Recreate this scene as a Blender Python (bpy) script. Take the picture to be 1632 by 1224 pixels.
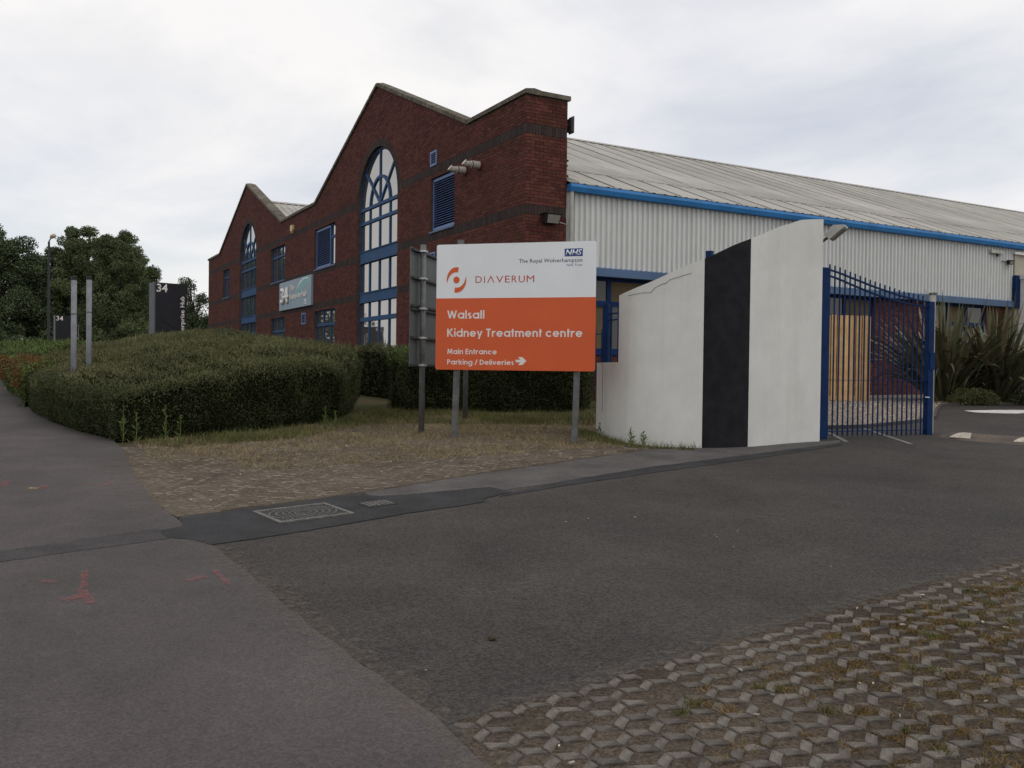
import bpy, bmesh, math, random
import numpy as np
from mathutils import Vector, Matrix
from mathutils.geometry import tessellate_polygon
R = math.radians
random.seed(7)
rng = np.random.default_rng(11)
scene = bpy.context.scene
COL = scene.collection
for o in list(bpy.data.objects):
    bpy.data.objects.remove(o)

# ------------------------------------------------------------------ camera
cam_d = bpy.data.cameras.new('camera')
cam_d.lens = 31.456
cam_d.sensor_width = 36
cam_d.clip_start = 0.05
cam_d.clip_end = 3000
cam = bpy.data.objects.new('camera', cam_d)
COL.objects.link(cam)
cam.matrix_world = (Matrix.Translation((0, 0, 1.5)) @ Matrix.Rotation(R(90 - 0.88), 4, 'X')
                    @ Matrix.Rotation(R(0.72), 4, 'Z'))
scene.camera = cam

# ------------------------------------------------------------------ world: cloudy daylight sky
SUN_AZ, SUN_EL = R(118), R(56)
world = bpy.data.worlds.new('World')
scene.world = world
world.use_nodes = True
wt = world.node_tree
wt.nodes.clear()
def wn(t, **k):
    n = wt.nodes.new(t)
    for a, b in k.items():
        setattr(n, a, b)
    return n
wl = wt.links.new
w_out = wn('ShaderNodeOutputWorld')
sky = wn('ShaderNodeTexSky', sky_type='NISHITA')
sky.sun_disc = False
sky.sun_elevation = SUN_EL
sky.sun_rotation = SUN_AZ
bg_sky = wn('ShaderNodeBackground')
bg_sky.inputs[1].default_value = 0.11
wl(sky.outputs[0], bg_sky.inputs[0])
tc = wn('ShaderNodeTexCoord')
sep = wn('ShaderNodeSeparateXYZ')
wl(tc.outputs['Generated'], sep.inputs[0])
zc = wn('ShaderNodeMath', operation='MAXIMUM')
wl(sep.outputs[2], zc.inputs[0]); zc.inputs[1].default_value = 0.0
za = wn('ShaderNodeMath', operation='ADD')
wl(zc.outputs[0], za.inputs[0]); za.inputs[1].default_value = 0.22
dx = wn('ShaderNodeMath', operation='DIVIDE'); wl(sep.outputs[0], dx.inputs[0]); wl(za.outputs[0], dx.inputs[1])
dy = wn('ShaderNodeMath', operation='DIVIDE'); wl(sep.outputs[1], dy.inputs[0]); wl(za.outputs[0], dy.inputs[1])
cmb = wn('ShaderNodeCombineXYZ'); wl(dx.outputs[0], cmb.inputs[0]); wl(dy.outputs[0], cmb.inputs[1])
cmb.inputs[2].default_value = 3.7
n1 = wn('ShaderNodeTexNoise'); n1.inputs['Scale'].default_value = 0.9; n1.inputs['Detail'].default_value = 9
n1.inputs['Roughness'].default_value = 0.58; n1.inputs['Distortion'].default_value = 0.35
wl(cmb.outputs[0], n1.inputs['Vector'])
r1 = wn('ShaderNodeMapRange'); r1.inputs[1].default_value = 0.30; r1.inputs[2].default_value = 0.56
r1.inputs[3].default_value = 0.62; r1.inputs[4].default_value = 1.0
wl(n1.outputs[0], r1.inputs[0])
n2 = wn('ShaderNodeTexNoise'); n2.inputs['Scale'].default_value = 0.62; n2.inputs['Detail'].default_value = 7
n2.inputs['Roughness'].default_value = 0.55; n2.inputs['Distortion'].default_value = 0.5
mp = wn('ShaderNodeMapping'); mp.inputs['Location'].default_value = (2.3, 0.4, 0)
wl(cmb.outputs[0], mp.inputs[0]); wl(mp.outputs[0], n2.inputs['Vector'])
cr = wn('ShaderNodeValToRGB')
cr.color_ramp.elements[0].position = 0.34; cr.color_ramp.elements[0].color = (0.775, 0.79, 0.84, 1)
cr.color_ramp.elements[1].position = 0.60; cr.color_ramp.elements[1].color = (0.99, 0.965, 0.945, 1)
e = cr.color_ramp.elements.new(0.45); e.color = (0.92, 0.912, 0.925, 1)
wl(n2.outputs[0], cr.inputs[0])
bg_cl = wn('ShaderNodeBackground'); bg_cl.inputs[1].default_value = 1.0
wl(cr.outputs[0], bg_cl.inputs[0])
mixw = wn('ShaderNodeMixShader')
wl(r1.outputs[0], mixw.inputs[0]); wl(bg_sky.outputs[0], mixw.inputs[1]); wl(bg_cl.outputs[0], mixw.inputs[2])
wl(mixw.outputs[0], w_out.inputs[0])

# ------------------------------------------------------------------ weak sun through cloud
sd = bpy.data.lights.new('sun', 'SUN')
sd.energy = 0.65
sd.angle = R(24)
sd.color = (1.0, 0.95, 0.88)
sun = bpy.data.objects.new('sun', sd)
COL.objects.link(sun)
sdir = Vector((math.sin(SUN_AZ) * math.cos(SUN_EL), math.cos(SUN_AZ) * math.cos(SUN_EL), math.sin(SUN_EL)))
sun.rotation_euler = sdir.to_track_quat('Z', 'Y').to_euler()
sun.location = (0, 0, 40)

scene.view_settings.view_transform = 'Standard'
scene.view_settings.look = 'None'
scene.view_settings.exposure = 0.0
scene.view_settings.gamma = 1.0
scene.view_settings.use_curve_mapping = False
scene.render.engine = 'CYCLES'
scene.cycles.max_bounces = 6
scene.cycles.use_denoising = True

# ------------------------------------------------------------------ materials
def nmat(name, col, rough=0.8, var=0.15, scale=8.0, bump=0.0, bscale=60.0, island=0.0, objrand=0.0,
         col2=None, spec=0.3, metal=0.0, detail=6, hue=None, fac_lo=0.35, fac_hi=0.65, bdist=0.01, speck=None):
    m = bpy.data.materials.new(name)
    m.use_nodes = True
    nt = m.node_tree
    b = nt.nodes['Principled BSDF']
    L = nt.links.new
    b.inputs['Roughness'].default_value = rough
    b.inputs['Specular IOR Level'].default_value = spec
    b.inputs['Metallic'].default_value = metal
    t = nt.nodes.new('ShaderNodeTexCoord')
    no = nt.nodes.new('ShaderNodeTexNoise')
    no.inputs['Scale'].default_value = scale
    no.inputs['Detail'].default_value = detail
    no.inputs['Roughness'].default_value = 0.62
    L(t.outputs['Object'], no.inputs['Vector'])
    mr = nt.nodes.new('ShaderNodeMapRange')
    mr.inputs[1].default_value = fac_lo; mr.inputs[2].default_value = fac_hi
    L(no.outputs[0], mr.inputs[0])
    mx = nt.nodes.new('ShaderNodeMix'); mx.data_type = 'RGBA'
    c2 = col2 if col2 else tuple(c * (1 - var) for c in col)
    c1 = col if col2 else tuple(min(1, c * (1 + var)) for c in col)
    mx.inputs[6].default_value = (*c1, 1); mx.inputs[7].default_value = (*c2, 1)
    L(mr.outputs[0], mx.inputs[0])
    out = mx.outputs[2]
    if island or objrand:
        if island:
            gn = nt.nodes.new('ShaderNodeNewGeometry'); src = gn.outputs['Random Per Island']
            if objrand:
                oi = nt.nodes.new('ShaderNodeObjectInfo')
                ad = nt.nodes.new('ShaderNodeMath'); ad.operation = 'ADD'
                L(src, ad.inputs[0]); L(oi.outputs['Random'], ad.inputs[1])
                fr = nt.nodes.new('ShaderNodeMath'); fr.operation = 'FRACT'
                L(ad.outputs[0], fr.inputs[0]); src = fr.outputs[0]
        else:
            oi = nt.nodes.new('ShaderNodeObjectInfo'); src = oi.outputs['Random']
        amt = island or objrand
        m2 = nt.nodes.new('ShaderNodeMapRange')
        m2.inputs[3].default_value = 1 - amt; m2.inputs[4].default_value = 1 + amt
        L(src, m2.inputs[0])
        hs = nt.nodes.new('ShaderNodeHueSaturation')
        L(m2.outputs[0], hs.inputs['Value']); L(out, hs.inputs['Color'])
        if hue:
            ml = nt.nodes.new('ShaderNodeMath'); ml.operation = 'MULTIPLY'; ml.inputs[1].default_value = 7.31
            L(src, ml.inputs[0])
            f2 = nt.nodes.new('ShaderNodeMath'); f2.operation = 'FRACT'; L(ml.outputs[0], f2.inputs[0])
            m3 = nt.nodes.new('ShaderNodeMapRange')
            m3.inputs[3].default_value = 0.5 - hue; m3.inputs[4].default_value = 0.5 + hue
            L(f2.outputs[0], m3.inputs[0]); L(m3.outputs[0], hs.inputs['Hue'])
        out = hs.outputs[0]
    if speck:
        vo = nt.nodes.new('ShaderNodeTexVoronoi'); vo.inputs['Scale'].default_value = speck[0]
        L(t.outputs['Object'], vo.inputs['Vector'])
        lt = nt.nodes.new('ShaderNodeSeparateColor'); L(vo.outputs['Color'], lt.inputs[0])
        m4 = nt.nodes.new('ShaderNodeMapRange'); m4.inputs[3].default_value = 1 - speck[1]; m4.inputs[4].default_value = 1 + speck[1]
        L(lt.outputs[0], m4.inputs[0])
        h2 = nt.nodes.new('ShaderNodeHueSaturation'); L(out, h2.inputs['Color']); L(m4.outputs[0], h2.inputs['Value'])
        out = h2.outputs[0]
    L(out, b.inputs['Base Color'])
    if bump:
        nb = nt.nodes.new('ShaderNodeTexNoise'); nb.inputs['Scale'].default_value = bscale; nb.inputs['Detail'].default_value = 4
        L(t.outputs['Object'], nb.inputs['Vector'])
        bp = nt.nodes.new('ShaderNodeBump'); bp.inputs['Strength'].default_value = bump; bp.inputs['Distance'].default_value = bdist
        L(nb.outputs[0], bp.inputs['Height']); L(bp.outputs[0], b.inputs['Normal'])
    return m

M = {}
def mottle(m, scale, amt, scale2=None, amt2=0.0):
    # large scale worn and stained patches multiplied onto the base colour
    nt = m.node_tree; b = nt.nodes['Principled BSDF']; lk = b.inputs['Base Color'].links[0]; src = lk.from_socket
    t = [n for n in nt.nodes if n.type == 'TEX_COORD'][0]
    for sc, am in ((scale, amt), (scale2, amt2)):
        if not sc: continue
        no = nt.nodes.new('ShaderNodeTexNoise'); no.inputs['Scale'].default_value = sc; no.inputs['Detail'].default_value = 8; no.inputs['Roughness'].default_value = 0.7; no.inputs['Distortion'].default_value = 0.6
        nt.links.new(t.outputs['Object'], no.inputs['Vector'])
        mr = nt.nodes.new('ShaderNodeMapRange'); mr.inputs[1].default_value = 0.3; mr.inputs[2].default_value = 0.7; mr.inputs[3].default_value = 1 - am; mr.inputs[4].default_value = 1 + am
        nt.links.new(no.outputs[0], mr.inputs[0])
        hs = nt.nodes.new('ShaderNodeHueSaturation'); nt.links.new(mr.outputs[0], hs.inputs['Value']); nt.links.new(src, hs.inputs['Color']); src = hs.outputs[0]
    nt.links.new(src, b.inputs['Base Color'])
    return m
def patchy(m, scale, lo, hi, top=0.9):
    # thin worn paint or grit: noise decides where it still covers the surface below
    nt = m.node_tree; b = nt.nodes['Principled BSDF']; t = [n for n in nt.nodes if n.type == 'TEX_COORD'][0]
    no = nt.nodes.new('ShaderNodeTexNoise'); no.inputs['Scale'].default_value = scale; no.inputs['Detail'].default_value = 7; no.inputs['Roughness'].default_value = 0.7
    nt.links.new(t.outputs['Object'], no.inputs['Vector'])
    mr = nt.nodes.new('ShaderNodeMapRange'); mr.inputs[1].default_value = lo; mr.inputs[2].default_value = hi; mr.inputs[4].default_value = top
    nt.links.new(no.outputs[0], mr.inputs[0]); nt.links.new(mr.outputs[0], b.inputs['Alpha'])
    return m
M['asphalt'] = mottle(nmat('asphalt_road', (0.067, 0.060, 0.055), 0.9, scale=0.4, col2=(0.047, 0.044, 0.042), bump=0.6, bscale=110, speck=(95, 0.38), spec=0.12, fac_lo=0.3, fac_hi=0.7, bdist=0.015), 0.9, 0.20, 45, 0.18)
M['footway'] = mottle(nmat('asphalt_footway', (0.098, 0.087, 0.084), 0.92, scale=0.6, col2=(0.070, 0.063, 0.062), bump=0.5, bscale=120, speck=(120, 0.22), spec=0.12, fac_lo=0.3, fac_hi=0.7, bdist=0.012), 1.5, 0.14, 40, 0.12)
M['patch'] = nmat('fresh_tarmac', (0.026, 0.026, 0.028), 0.85, var=0.3, scale=2.5, bump=0.5, bscale=150, speck=(120, 0.35), spec=0.25)
M['trench'] = nmat('old_trench_tarmac', (0.050, 0.047, 0.047), 0.9, var=0.25, scale=2.5, bump=0.4, bscale=150, speck=(120, 0.3), spec=0.2)
M['strip'] = nmat('edge_strip_tarmac', (0.085, 0.080, 0.077), 0.92, var=0.22, scale=2.0, bump=0.4, bscale=150, speck=(120, 0.3), spec=0.2)
M['soil'] = nmat('verge_soil', (0.132, 0.108, 0.082), 1.0, scale=1.2, col2=(0.080, 0.065, 0.049), bump=0.8, bscale=40, spec=0.05, speck=(70, 0.35), bdist=0.03)
M['sand'] = nmat('sandy_joint_fill', (0.108, 0.087, 0.068), 1.0, scale=0.7, col2=(0.058, 0.047, 0.037), bump=0.9, bscale=55, spec=0.05, speck=(90, 0.35), bdist=0.03)
M['ground'] = nmat('ground_grass', (0.055, 0.065, 0.028), 1.0, scale=0.5, col2=(0.075, 0.062, 0.035), bump=0.8, bscale=20, spec=0.05)
M['block'] = nmat('concrete_block', (0.120, 0.106, 0.093), 0.95, var=0.35, scale=14, bump=0.7, bscale=120, objrand=0.24, island=0.24, spec=0.15, speck=(160, 0.2))
M['brick'] = nmat('red_brick', (0.092, 0.0325, 0.0260), 0.9, var=0.22, scale=14, island=0.26, objrand=0.26, hue=0.010, bump=0.3, bscale=90, spec=0.15)
M['bluebrick'] = nmat('dark_brick', (0.040, 0.028, 0.026), 0.85, var=0.2, scale=14, island=0.28, objrand=0.28, bump=0.3, bscale=90, spec=0.2)
M['mortar'] = nmat('mortar', (0.105, 0.068, 0.055), 1.0, var=0.25, scale=4, spec=0.1)
M['coping'] = nmat('coping_stone', (0.125, 0.112, 0.088), 0.95, var=0.35, scale=5, bump=0.4, bscale=50, objrand=0.15, spec=0.1)
M['blue'] = nmat('blue_frame_paint', (0.019, 0.068, 0.165), 0.6, var=0.12, scale=3, spec=0.18)
M['bluegate'] = nmat('blue_gate_paint', (0.003, 0.022, 0.086), 0.6, var=0.2, scale=6, spec=0.15)
M['gutter'] = nmat('blue_gutter', (0.022, 0.165, 0.42), 0.5, var=0.15, scale=1.5, spec=0.4)
M['drip'] = nmat('blue_flashing', (0.060, 0.110, 0.205), 0.55, var=0.14, scale=1.2, spec=0.4)
M['louvre'] = nmat('pale_blue_louvre', (0.11, 0.18, 0.36), 0.5, var=0.1, scale=3, spec=0.4)
M['slat'] = nmat('louvre_slat', (0.026, 0.070, 0.210), 0.5, var=0.12, scale=3, spec=0.4)
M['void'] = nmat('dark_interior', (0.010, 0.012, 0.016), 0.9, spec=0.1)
M['clad'] = nmat('grey_cladding', (0.62, 0.635, 0.62), 0.6, scale=0.8, col2=(0.53, 0.545, 0.53), spec=0.3, fac_lo=0.3, fac_hi=0.7)
M['roof'] = nmat('grey_roof_sheet', (0.40, 0.385, 0.355), 0.85, scale=0.7, col2=(0.28, 0.265, 0.24), spec=0.15, objrand=0.12, fac_lo=0.35, fac_hi=0.75)
M['roofdirt'] = nmat('roof_lap_dirt', (0.12, 0.105, 0.09), 1.0, var=0.4, scale=6, spec=0.05)
M['pipe'] = nmat('pale_pipe', (0.40, 0.39, 0.35), 0.55, var=0.12, scale=3)
M['white'] = mottle(nmat('white_render', (0.655, 0.655, 0.625), 0.95, scale=1.1, col2=(0.585, 0.585, 0.555), bump=0.3, bscale=30, spec=0.1, bdist=0.006), 0.7, 0.05, 5, 0.03)
def streaks(m, amt):
    # rain streaks: noise stretched down the face
    nt = m.node_tree; b = nt.nodes['Principled BSDF']; src = b.inputs['Base Color'].links[0].from_socket; t = [n for n in nt.nodes if n.type == 'TEX_COORD'][0]
    mpn = nt.nodes.new('ShaderNodeMapping'); mpn.inputs['Scale'].default_value = (7, 7, 0.35); nt.links.new(t.outputs['Object'], mpn.inputs[0])
    no = nt.nodes.new('ShaderNodeTexNoise'); no.inputs['Scale'].default_value = 1.0; no.inputs['Detail'].default_value = 6; nt.links.new(mpn.outputs[0], no.inputs['Vector'])
    mr = nt.nodes.new('ShaderNodeMapRange'); mr.inputs[1].default_value = 0.5; mr.inputs[2].default_value = 0.75; mr.inputs[3].default_value = 0.0; mr.inputs[4].default_value = amt
    nt.links.new(no.outputs[0], mr.inputs[0])
    mx = nt.nodes.new('ShaderNodeMix'); mx.data_type = 'RGBA'; nt.links.new(mr.outputs[0], mx.inputs[0]); nt.links.new(src, mx.inputs[6]); mx.inputs[7].default_value = (0.30, 0.28, 0.23, 1)
    nt.links.new(mx.outputs[2], b.inputs['Base Color']); return m
streaks(M['white'], 0.13); mottle(M['brick'], 0.6, 0.16, 3.0, 0.10); mottle(M['coping'], 1.5, 0.2); streaks(M['clad'], 0.30)
M['blackp'] = nmat('black_paint', (0.013, 0.013, 0.016), 0.85, var=0.3, scale=6, bump=0.35, bscale=55, spec=0.2, bdist=0.006)
M['crack'] = nmat('crack_dark', (0.06, 0.055, 0.05), 1.0)
M['signwhite'] = nmat('sign_white', (0.76, 0.79, 0.81), 0.4, var=0.03, scale=2, spec=0.4)
M['signorange'] = nmat('sign_orange', (0.62, 0.098, 0.022), 0.4, var=0.05, scale=2, spec=0.4)
M['lettering'] = nmat('white_lettering', (0.76, 0.72, 0.69), 0.5, var=0.02)
M['letgrey'] = nmat('grey_lettering', (0.09, 0.10, 0.13), 0.5, var=0.02)
M['nhsblue'] = nmat('deep_blue_vinyl', (0.012, 0.050, 0.22), 0.4, var=0.03)
M['letred'] = nmat('red_vinyl', (0.48, 0.055, 0.030), 0.4, var=0.03)
M['galv'] = nmat('galvanised_post', (0.115, 0.115, 0.115), 0.6, var=0.25, scale=9, spec=0.35)
M['panelback'] = nmat('sign_back_grey', (0.095, 0.105, 0.105), 0.5, var=0.15, scale=2.5, spec=0.4)
M['rail'] = nmat('sign_rail_dark', (0.035, 0.04, 0.04), 0.5, var=0.2)
M['clip'] = nmat('bright_clip', (0.55, 0.55, 0.55), 0.35, metal=0.6)
M['totem'] = nmat('totem_black', (0.013, 0.013, 0.019), 0.5, var=0.15, scale=2, spec=0.35)
M['totemedge'] = nmat('totem_grey_edge', (0.085, 0.095, 0.11), 0.5, var=0.12, scale=3)
M['postgrey'] = nmat('grey_steel_post', (0.185, 0.195, 0.215), 0.6, var=0.15, scale=8)
M['banner'] = nmat('banner_grey_blue', (0.26, 0.335, 0.40), 0.45, var=0.06, scale=2)
M['teal'] = nmat('banner_teal', (0.21, 0.40, 0.41), 0.45, var=0.1, scale=3)
M['timber'] = nmat('new_timber', (0.54, 0.36, 0.17), 0.8, scale=5, col2=(0.43, 0.26, 0.11), objrand=0.16, bump=0.3, bscale=40, spec=0.15)
M['timberdk'] = nmat('timber_shadow_side', (0.24, 0.13, 0.06), 0.9, var=0.2, scale=5)
M['gravel'] = nmat('gravel_bed', (0.20, 0.165, 0.13), 1.0, var=0.45, scale=40, bump=1.0, bscale=45, bdist=0.03, spec=0.1)
M['pebble'] = nmat('pebble', (0.29, 0.245, 0.20), 0.8, var=0.15, island=0.5, hue=0.02, spec=0.2)
M['kerb'] = nmat('kerb_concrete', (0.15, 0.145, 0.135), 0.9, var=0.25, scale=6, bump=0.3, bscale=90)
M['kerbdk'] = nmat('dark_edging', (0.055, 0.05, 0.045), 0.9, var=0.25, scale=6)
M['paintw'] = nmat('road_paint_white', (0.62, 0.62, 0.60), 0.8, scale=9, col2=(0.34, 0.33, 0.32), fac_lo=0.4, fac_hi=0.75)
M['paintc'] = nmat('worn_cream_paint', (0.50, 0.45, 0.38), 0.85, scale=12, col2=(0.22, 0.18, 0.14), fac_lo=0.4, fac_hi=0.7)
M['hump'] = nmat('brown_hump_asphalt', (0.135, 0.105, 0.085), 0.92, scale=2.5, col2=(0.085, 0.070, 0.062), bump=0.4, bscale=140, speck=(110, 0.35), spec=0.15)
M['spray'] = patchy(nmat('pink_spray_paint', (0.33, 0.095, 0.090), 0.92, var=0.1, scale=30), 20, 0.36, 0.68, 0.45)
M['sprayy'] = patchy(nmat('yellow_spray_paint', (0.48, 0.30, 0.14), 0.92, var=0.1, scale=30), 20, 0.32, 0.6, 0.7)
M['grit'] = patchy(nmat('sandy_grit', (0.175, 0.148, 0.118), 1.0, var=0.25, scale=30, spec=0.05, speck=(150, 0.3)), 22, 0.42, 0.72, 0.42)
M['iron'] = nmat('worn_iron', (0.12, 0.115, 0.105), 0.7, var=0.35, scale=20, spec=0.4)
M['irondk'] = nmat('dark_iron', (0.030, 0.029, 0.028), 0.8, var=0.3, scale=20, spec=0.3)
M['litter'] = nmat('litter_scraps', (0.40, 0.35, 0.29), 0.9, island=0.45, hue=0.03)
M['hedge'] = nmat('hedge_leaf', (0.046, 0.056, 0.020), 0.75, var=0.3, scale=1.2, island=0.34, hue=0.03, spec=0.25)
M['hedgetop'] = nmat('hedge_lit_new_growth', (0.108, 0.110, 0.046), 0.75, var=0.35, scale=0.9, island=0.30, hue=0.035, spec=0.25)  # paler than the sides: new growth and overhead daylight put into the colour
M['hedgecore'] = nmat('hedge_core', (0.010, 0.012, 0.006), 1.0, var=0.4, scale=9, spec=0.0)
M['brownhedge'] = nmat('brown_hedge_leaf', (0.135, 0.080, 0.030), 0.8, var=0.3, scale=2, island=0.45, hue=0.03, spec=0.15)
M['greenhedge'] = nmat('fresh_hedge_leaf', (0.080, 0.115, 0.028), 0.7, var=0.3, scale=1.0, island=0.45, hue=0.03, spec=0.25)
M['leafdark'] = nmat('tree_leaf_dark', (0.062, 0.083, 0.038), 0.7, var=0.3, scale=0.35, island=0.32, hue=0.025, spec=0.25)
M['leafmid'] = nmat('tree_leaf_mid', (0.086, 0.108, 0.046), 0.7, var=0.3, scale=0.35, island=0.32, hue=0.03, spec=0.25)
M['leafbirch'] = nmat('birch_leaf', (0.060, 0.085, 0.040), 0.7, var=0.3, scale=0.6, island=0.45, hue=0.03, spec=0.25)
M['bark'] = nmat('bark', (0.055, 0.045, 0.035), 0.95, var=0.3, scale=6, bump=0.6, bscale=25)
M['straw'] = nmat('dry_grass', (0.245, 0.195, 0.105), 0.9, var=0.25, scale=2, island=0.4, hue=0.025, spec=0.1)
M['grass'] = nmat('green_grass', (0.110, 0.115, 0.042), 0.85, var=0.3, scale=2, island=0.4, hue=0.03, spec=0.15)
M['tuft'] = nmat('orange_dry_tuft', (0.170, 0.118, 0.052), 0.95, var=0.3, scale=5, island=0.4, hue=0.02, spec=0.05)
M['flax'] = nmat('flax_leaf', (0.082, 0.084, 0.042), 0.5, var=0.3, scale=3, objrand=0.55, hue=0.05, spec=0.4)
M['flaxdry'] = nmat('flax_dry_leaf', (0.20, 0.155, 0.085), 0.7, var=0.3, scale=3, objrand=0.35, spec=0.2)
M['lamphead'] = nmat('lamp_head', (0.42, 0.33, 0.25), 0.5, var=0.1)
M['lamppole'] = nmat('dark_pole', (0.030, 0.034, 0.042), 0.6, var=0.15)
M['luminaire'] = nmat('white_luminaire', (0.44, 0.43, 0.40), 0.5, var=0.15, scale=6)
M['lens'] = nmat('lamp_lens', (0.25, 0.245, 0.215), 0.3, var=0.15, scale=20, spec=0.5)
M['blackmetal'] = nmat('black_metal', (0.02, 0.018, 0.017), 0.6, var=0.2)
M['flue'] = nmat('white_flue', (0.52, 0.47, 0.42), 0.6, var=0.12, scale=8)
M['alarm'] = nmat('cream_alarm_box', (0.60, 0.43, 0.24), 0.5, var=0.08)
M['blind'] = nmat('brown_blind', (0.105, 0.075, 0.040), 0.8, var=0.2, scale=1.2)
M['beige'] = nmat('beige_panel', (0.36, 0.33, 0.27), 0.7, var=0.08)
M['redtrim'] = nmat('red_trim', (0.36, 0.06, 0.04), 0.6, var=0.08)
M['whitetrim'] = nmat('white_trim', (0.60, 0.60, 0.58), 0.6, var=0.06)
M['shed'] = nmat('pale_green_sheet', (0.38, 0.45, 0.41), 0.8, var=0.08)

def glass_mat(name, base, metal, rough):
    m = bpy.data.materials.new(name); m.use_nodes = True
    nt = m.node_tree; b = nt.nodes['Principled BSDF']
    b.inputs['Base Color'].default_value = (*base, 1)
    b.inputs['Metallic'].default_value = metal
    b.inputs['Roughness'].default_value = rough
    t = nt.nodes.new('ShaderNodeTexCoord'); n = nt.nodes.new('ShaderNodeTexNoise'); n.inputs['Scale'].default_value = 0.9
    nt.links.new(t.outputs['Object'], n.inputs['Vector'])
    bp = nt.nodes.new('ShaderNodeBump'); bp.inputs['Strength'].default_value = 0.12; bp.inputs['Distance'].default_value = 0.02
    nt.links.new(n.outputs[0], bp.inputs['Height']); nt.links.new(bp.outputs[0], b.inputs['Normal'])
    return m
M['glass'] = glass_mat('coated_window_glass', (0.36, 0.345, 0.32), 0.85, 0.02)
M['glassdk'] = glass_mat('side_window_glass', (0.04, 0.04, 0.035), 0.0, 0.05)

# ------------------------------------------------------------------ helpers
def link(o, parent=None):
    COL.objects.link(o)
    if parent is not None:
        o.parent = parent
    return o
def tag(o, label=None, cat=None, group=None, kind=None):
    if label: o['label'] = label
    if cat: o['category'] = cat
    if group: o['group'] = group
    if kind: o['kind'] = kind
    return o
def empty(name, loc=(0, 0, 0), rz=0.0):
    o = bpy.data.objects.new(name, None)
    o.location = loc; o.rotation_euler = (0, 0, rz); o.empty_display_size = 0.2
    return link(o)
def mesh_of(name, verts, faces, mat, smooth=False, mats=None, fm=None):
    me = bpy.data.meshes.new(name)
    me.from_pydata([tuple(v) for v in verts], [], faces)
    for m in (mats or [mat]):
        me.materials.append(m)
    if fm is not None:
        me.polygons.foreach_set('material_index', fm)
    if smooth:
        me.polygons.foreach_set('use_smooth', [True] * len(me.polygons))
    me.update()
    return me
class MB:
    def __init__(s):
        s.v = []; s.f = []
    def add(s, v, f):
        o = len(s.v); s.v += [tuple(p) for p in v]; s.f += [tuple(i + o for i in q) for q in f]
        return s
    def box(s, a, b):
        x0, y0, z0 = a; x1, y1, z1 = b
        return s.add([(x0, y0, z0), (x1, y0, z0), (x1, y1, z0), (x0, y1, z0), (x0, y0, z1), (x1, y0, z1), (x1, y1, z1), (x0, y1, z1)],
                     [(0, 3, 2, 1), (4, 5, 6, 7), (0, 1, 5, 4), (1, 2, 6, 5), (2, 3, 7, 6), (3, 0, 4, 7)])
    def bar(s, p, q, w, d, up=(0, 0, 1)):
        p = Vector(p); q = Vector(q); a = (q - p).normalized(); u = Vector(up)
        if abs(a.dot(u)) > 0.95: u = Vector((0, 1, 0))
        r = a.cross(u).normalized(); t = r.cross(a)
        vs = []
        for c in (p, q):
            for i, j in ((-1, -1), (1, -1), (1, 1), (-1, 1)):
                vs.append(c + r * (i * w / 2) + t * (j * d / 2))
        return s.add(vs, [(0, 1, 2, 3), (7, 6, 5, 4), (0, 4, 5, 1), (1, 5, 6, 2), (2, 6, 7, 3), (3, 7, 4, 0)])
    def tube(s, pts, rad, n=8, cap=True):
        pts = [Vector(p) for p in pts]
        if not isinstance(rad, (list, tuple)): rad = [rad] * len(pts)
        base = len(s.v); prev = None
        for i, p in enumerate(pts):
            a = (pts[min(i + 1, len(pts) - 1)] - pts[max(i - 1, 0)]).normalized()
            u = Vector((0, 0, 1)) if abs(a.z) < 0.9 else Vector((0, 1, 0))
            r = a.cross(u).normalized(); t = r.cross(a)
            for k in range(n):
                th = 2 * math.pi * k / n
                s.v.append(tuple(p + (r * math.cos(th) + t * math.sin(th)) * rad[i]))
        for i in range(len(pts) - 1):
            for k in range(n):
                s.f.append((base + i * n + k, base + i * n + (k + 1) % n, base + (i + 1) * n + (k + 1) % n, base + (i + 1) * n + k))
        if cap:
            s.f.append(tuple(base + k for k in reversed(range(n))))
            s.f.append(tuple(base + (len(pts) - 1) * n + k for k in range(n)))
        return s
    def prism(s, poly, a, b, axis='y'):
        # poly: list of (u,v) ; extruded between a and b along axis; u,v map to the other two axes in order
        def P(u, v, w):
            return {'x': (w, u, v), 'y': (u, w, v), 'z': (u, v, w)}[axis]
        n = len(poly); vs = [P(u, v, a) for u, v in poly] + [P(u, v, b) for u, v in poly]
        fs = [(i, (i + 1) % n, n + (i + 1) % n, n + i) for i in range(n)]
        fs += [tuple(reversed(range(n))), tuple(range(n, 2 * n))]
        return s.add(vs, fs)
    def build(s, name, mat, parent=None, smooth=False, fix=True, bevel=0.0):
        me = mesh_of(name, s.v, s.f, mat, smooth)
        if fix:
            bm = bmesh.new(); bm.from_mesh(me); bmesh.ops.recalc_face_normals(bm, faces=bm.faces); bm.to_mesh(me); bm.free()
        o = bpy.data.objects.new(name, me)
        link(o, parent)
        if bevel:
            md = o.modifiers.new('bevel', 'BEVEL'); md.width = bevel; md.segments = 2; md.limit_method = 'ANGLE'
        return o
def copy_tree(o, parent=None):
    c = o.copy(); COL.objects.link(c); c.parent = parent
    for ch in list(o.children):
        copy_tree(ch, c)
    return c

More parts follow.
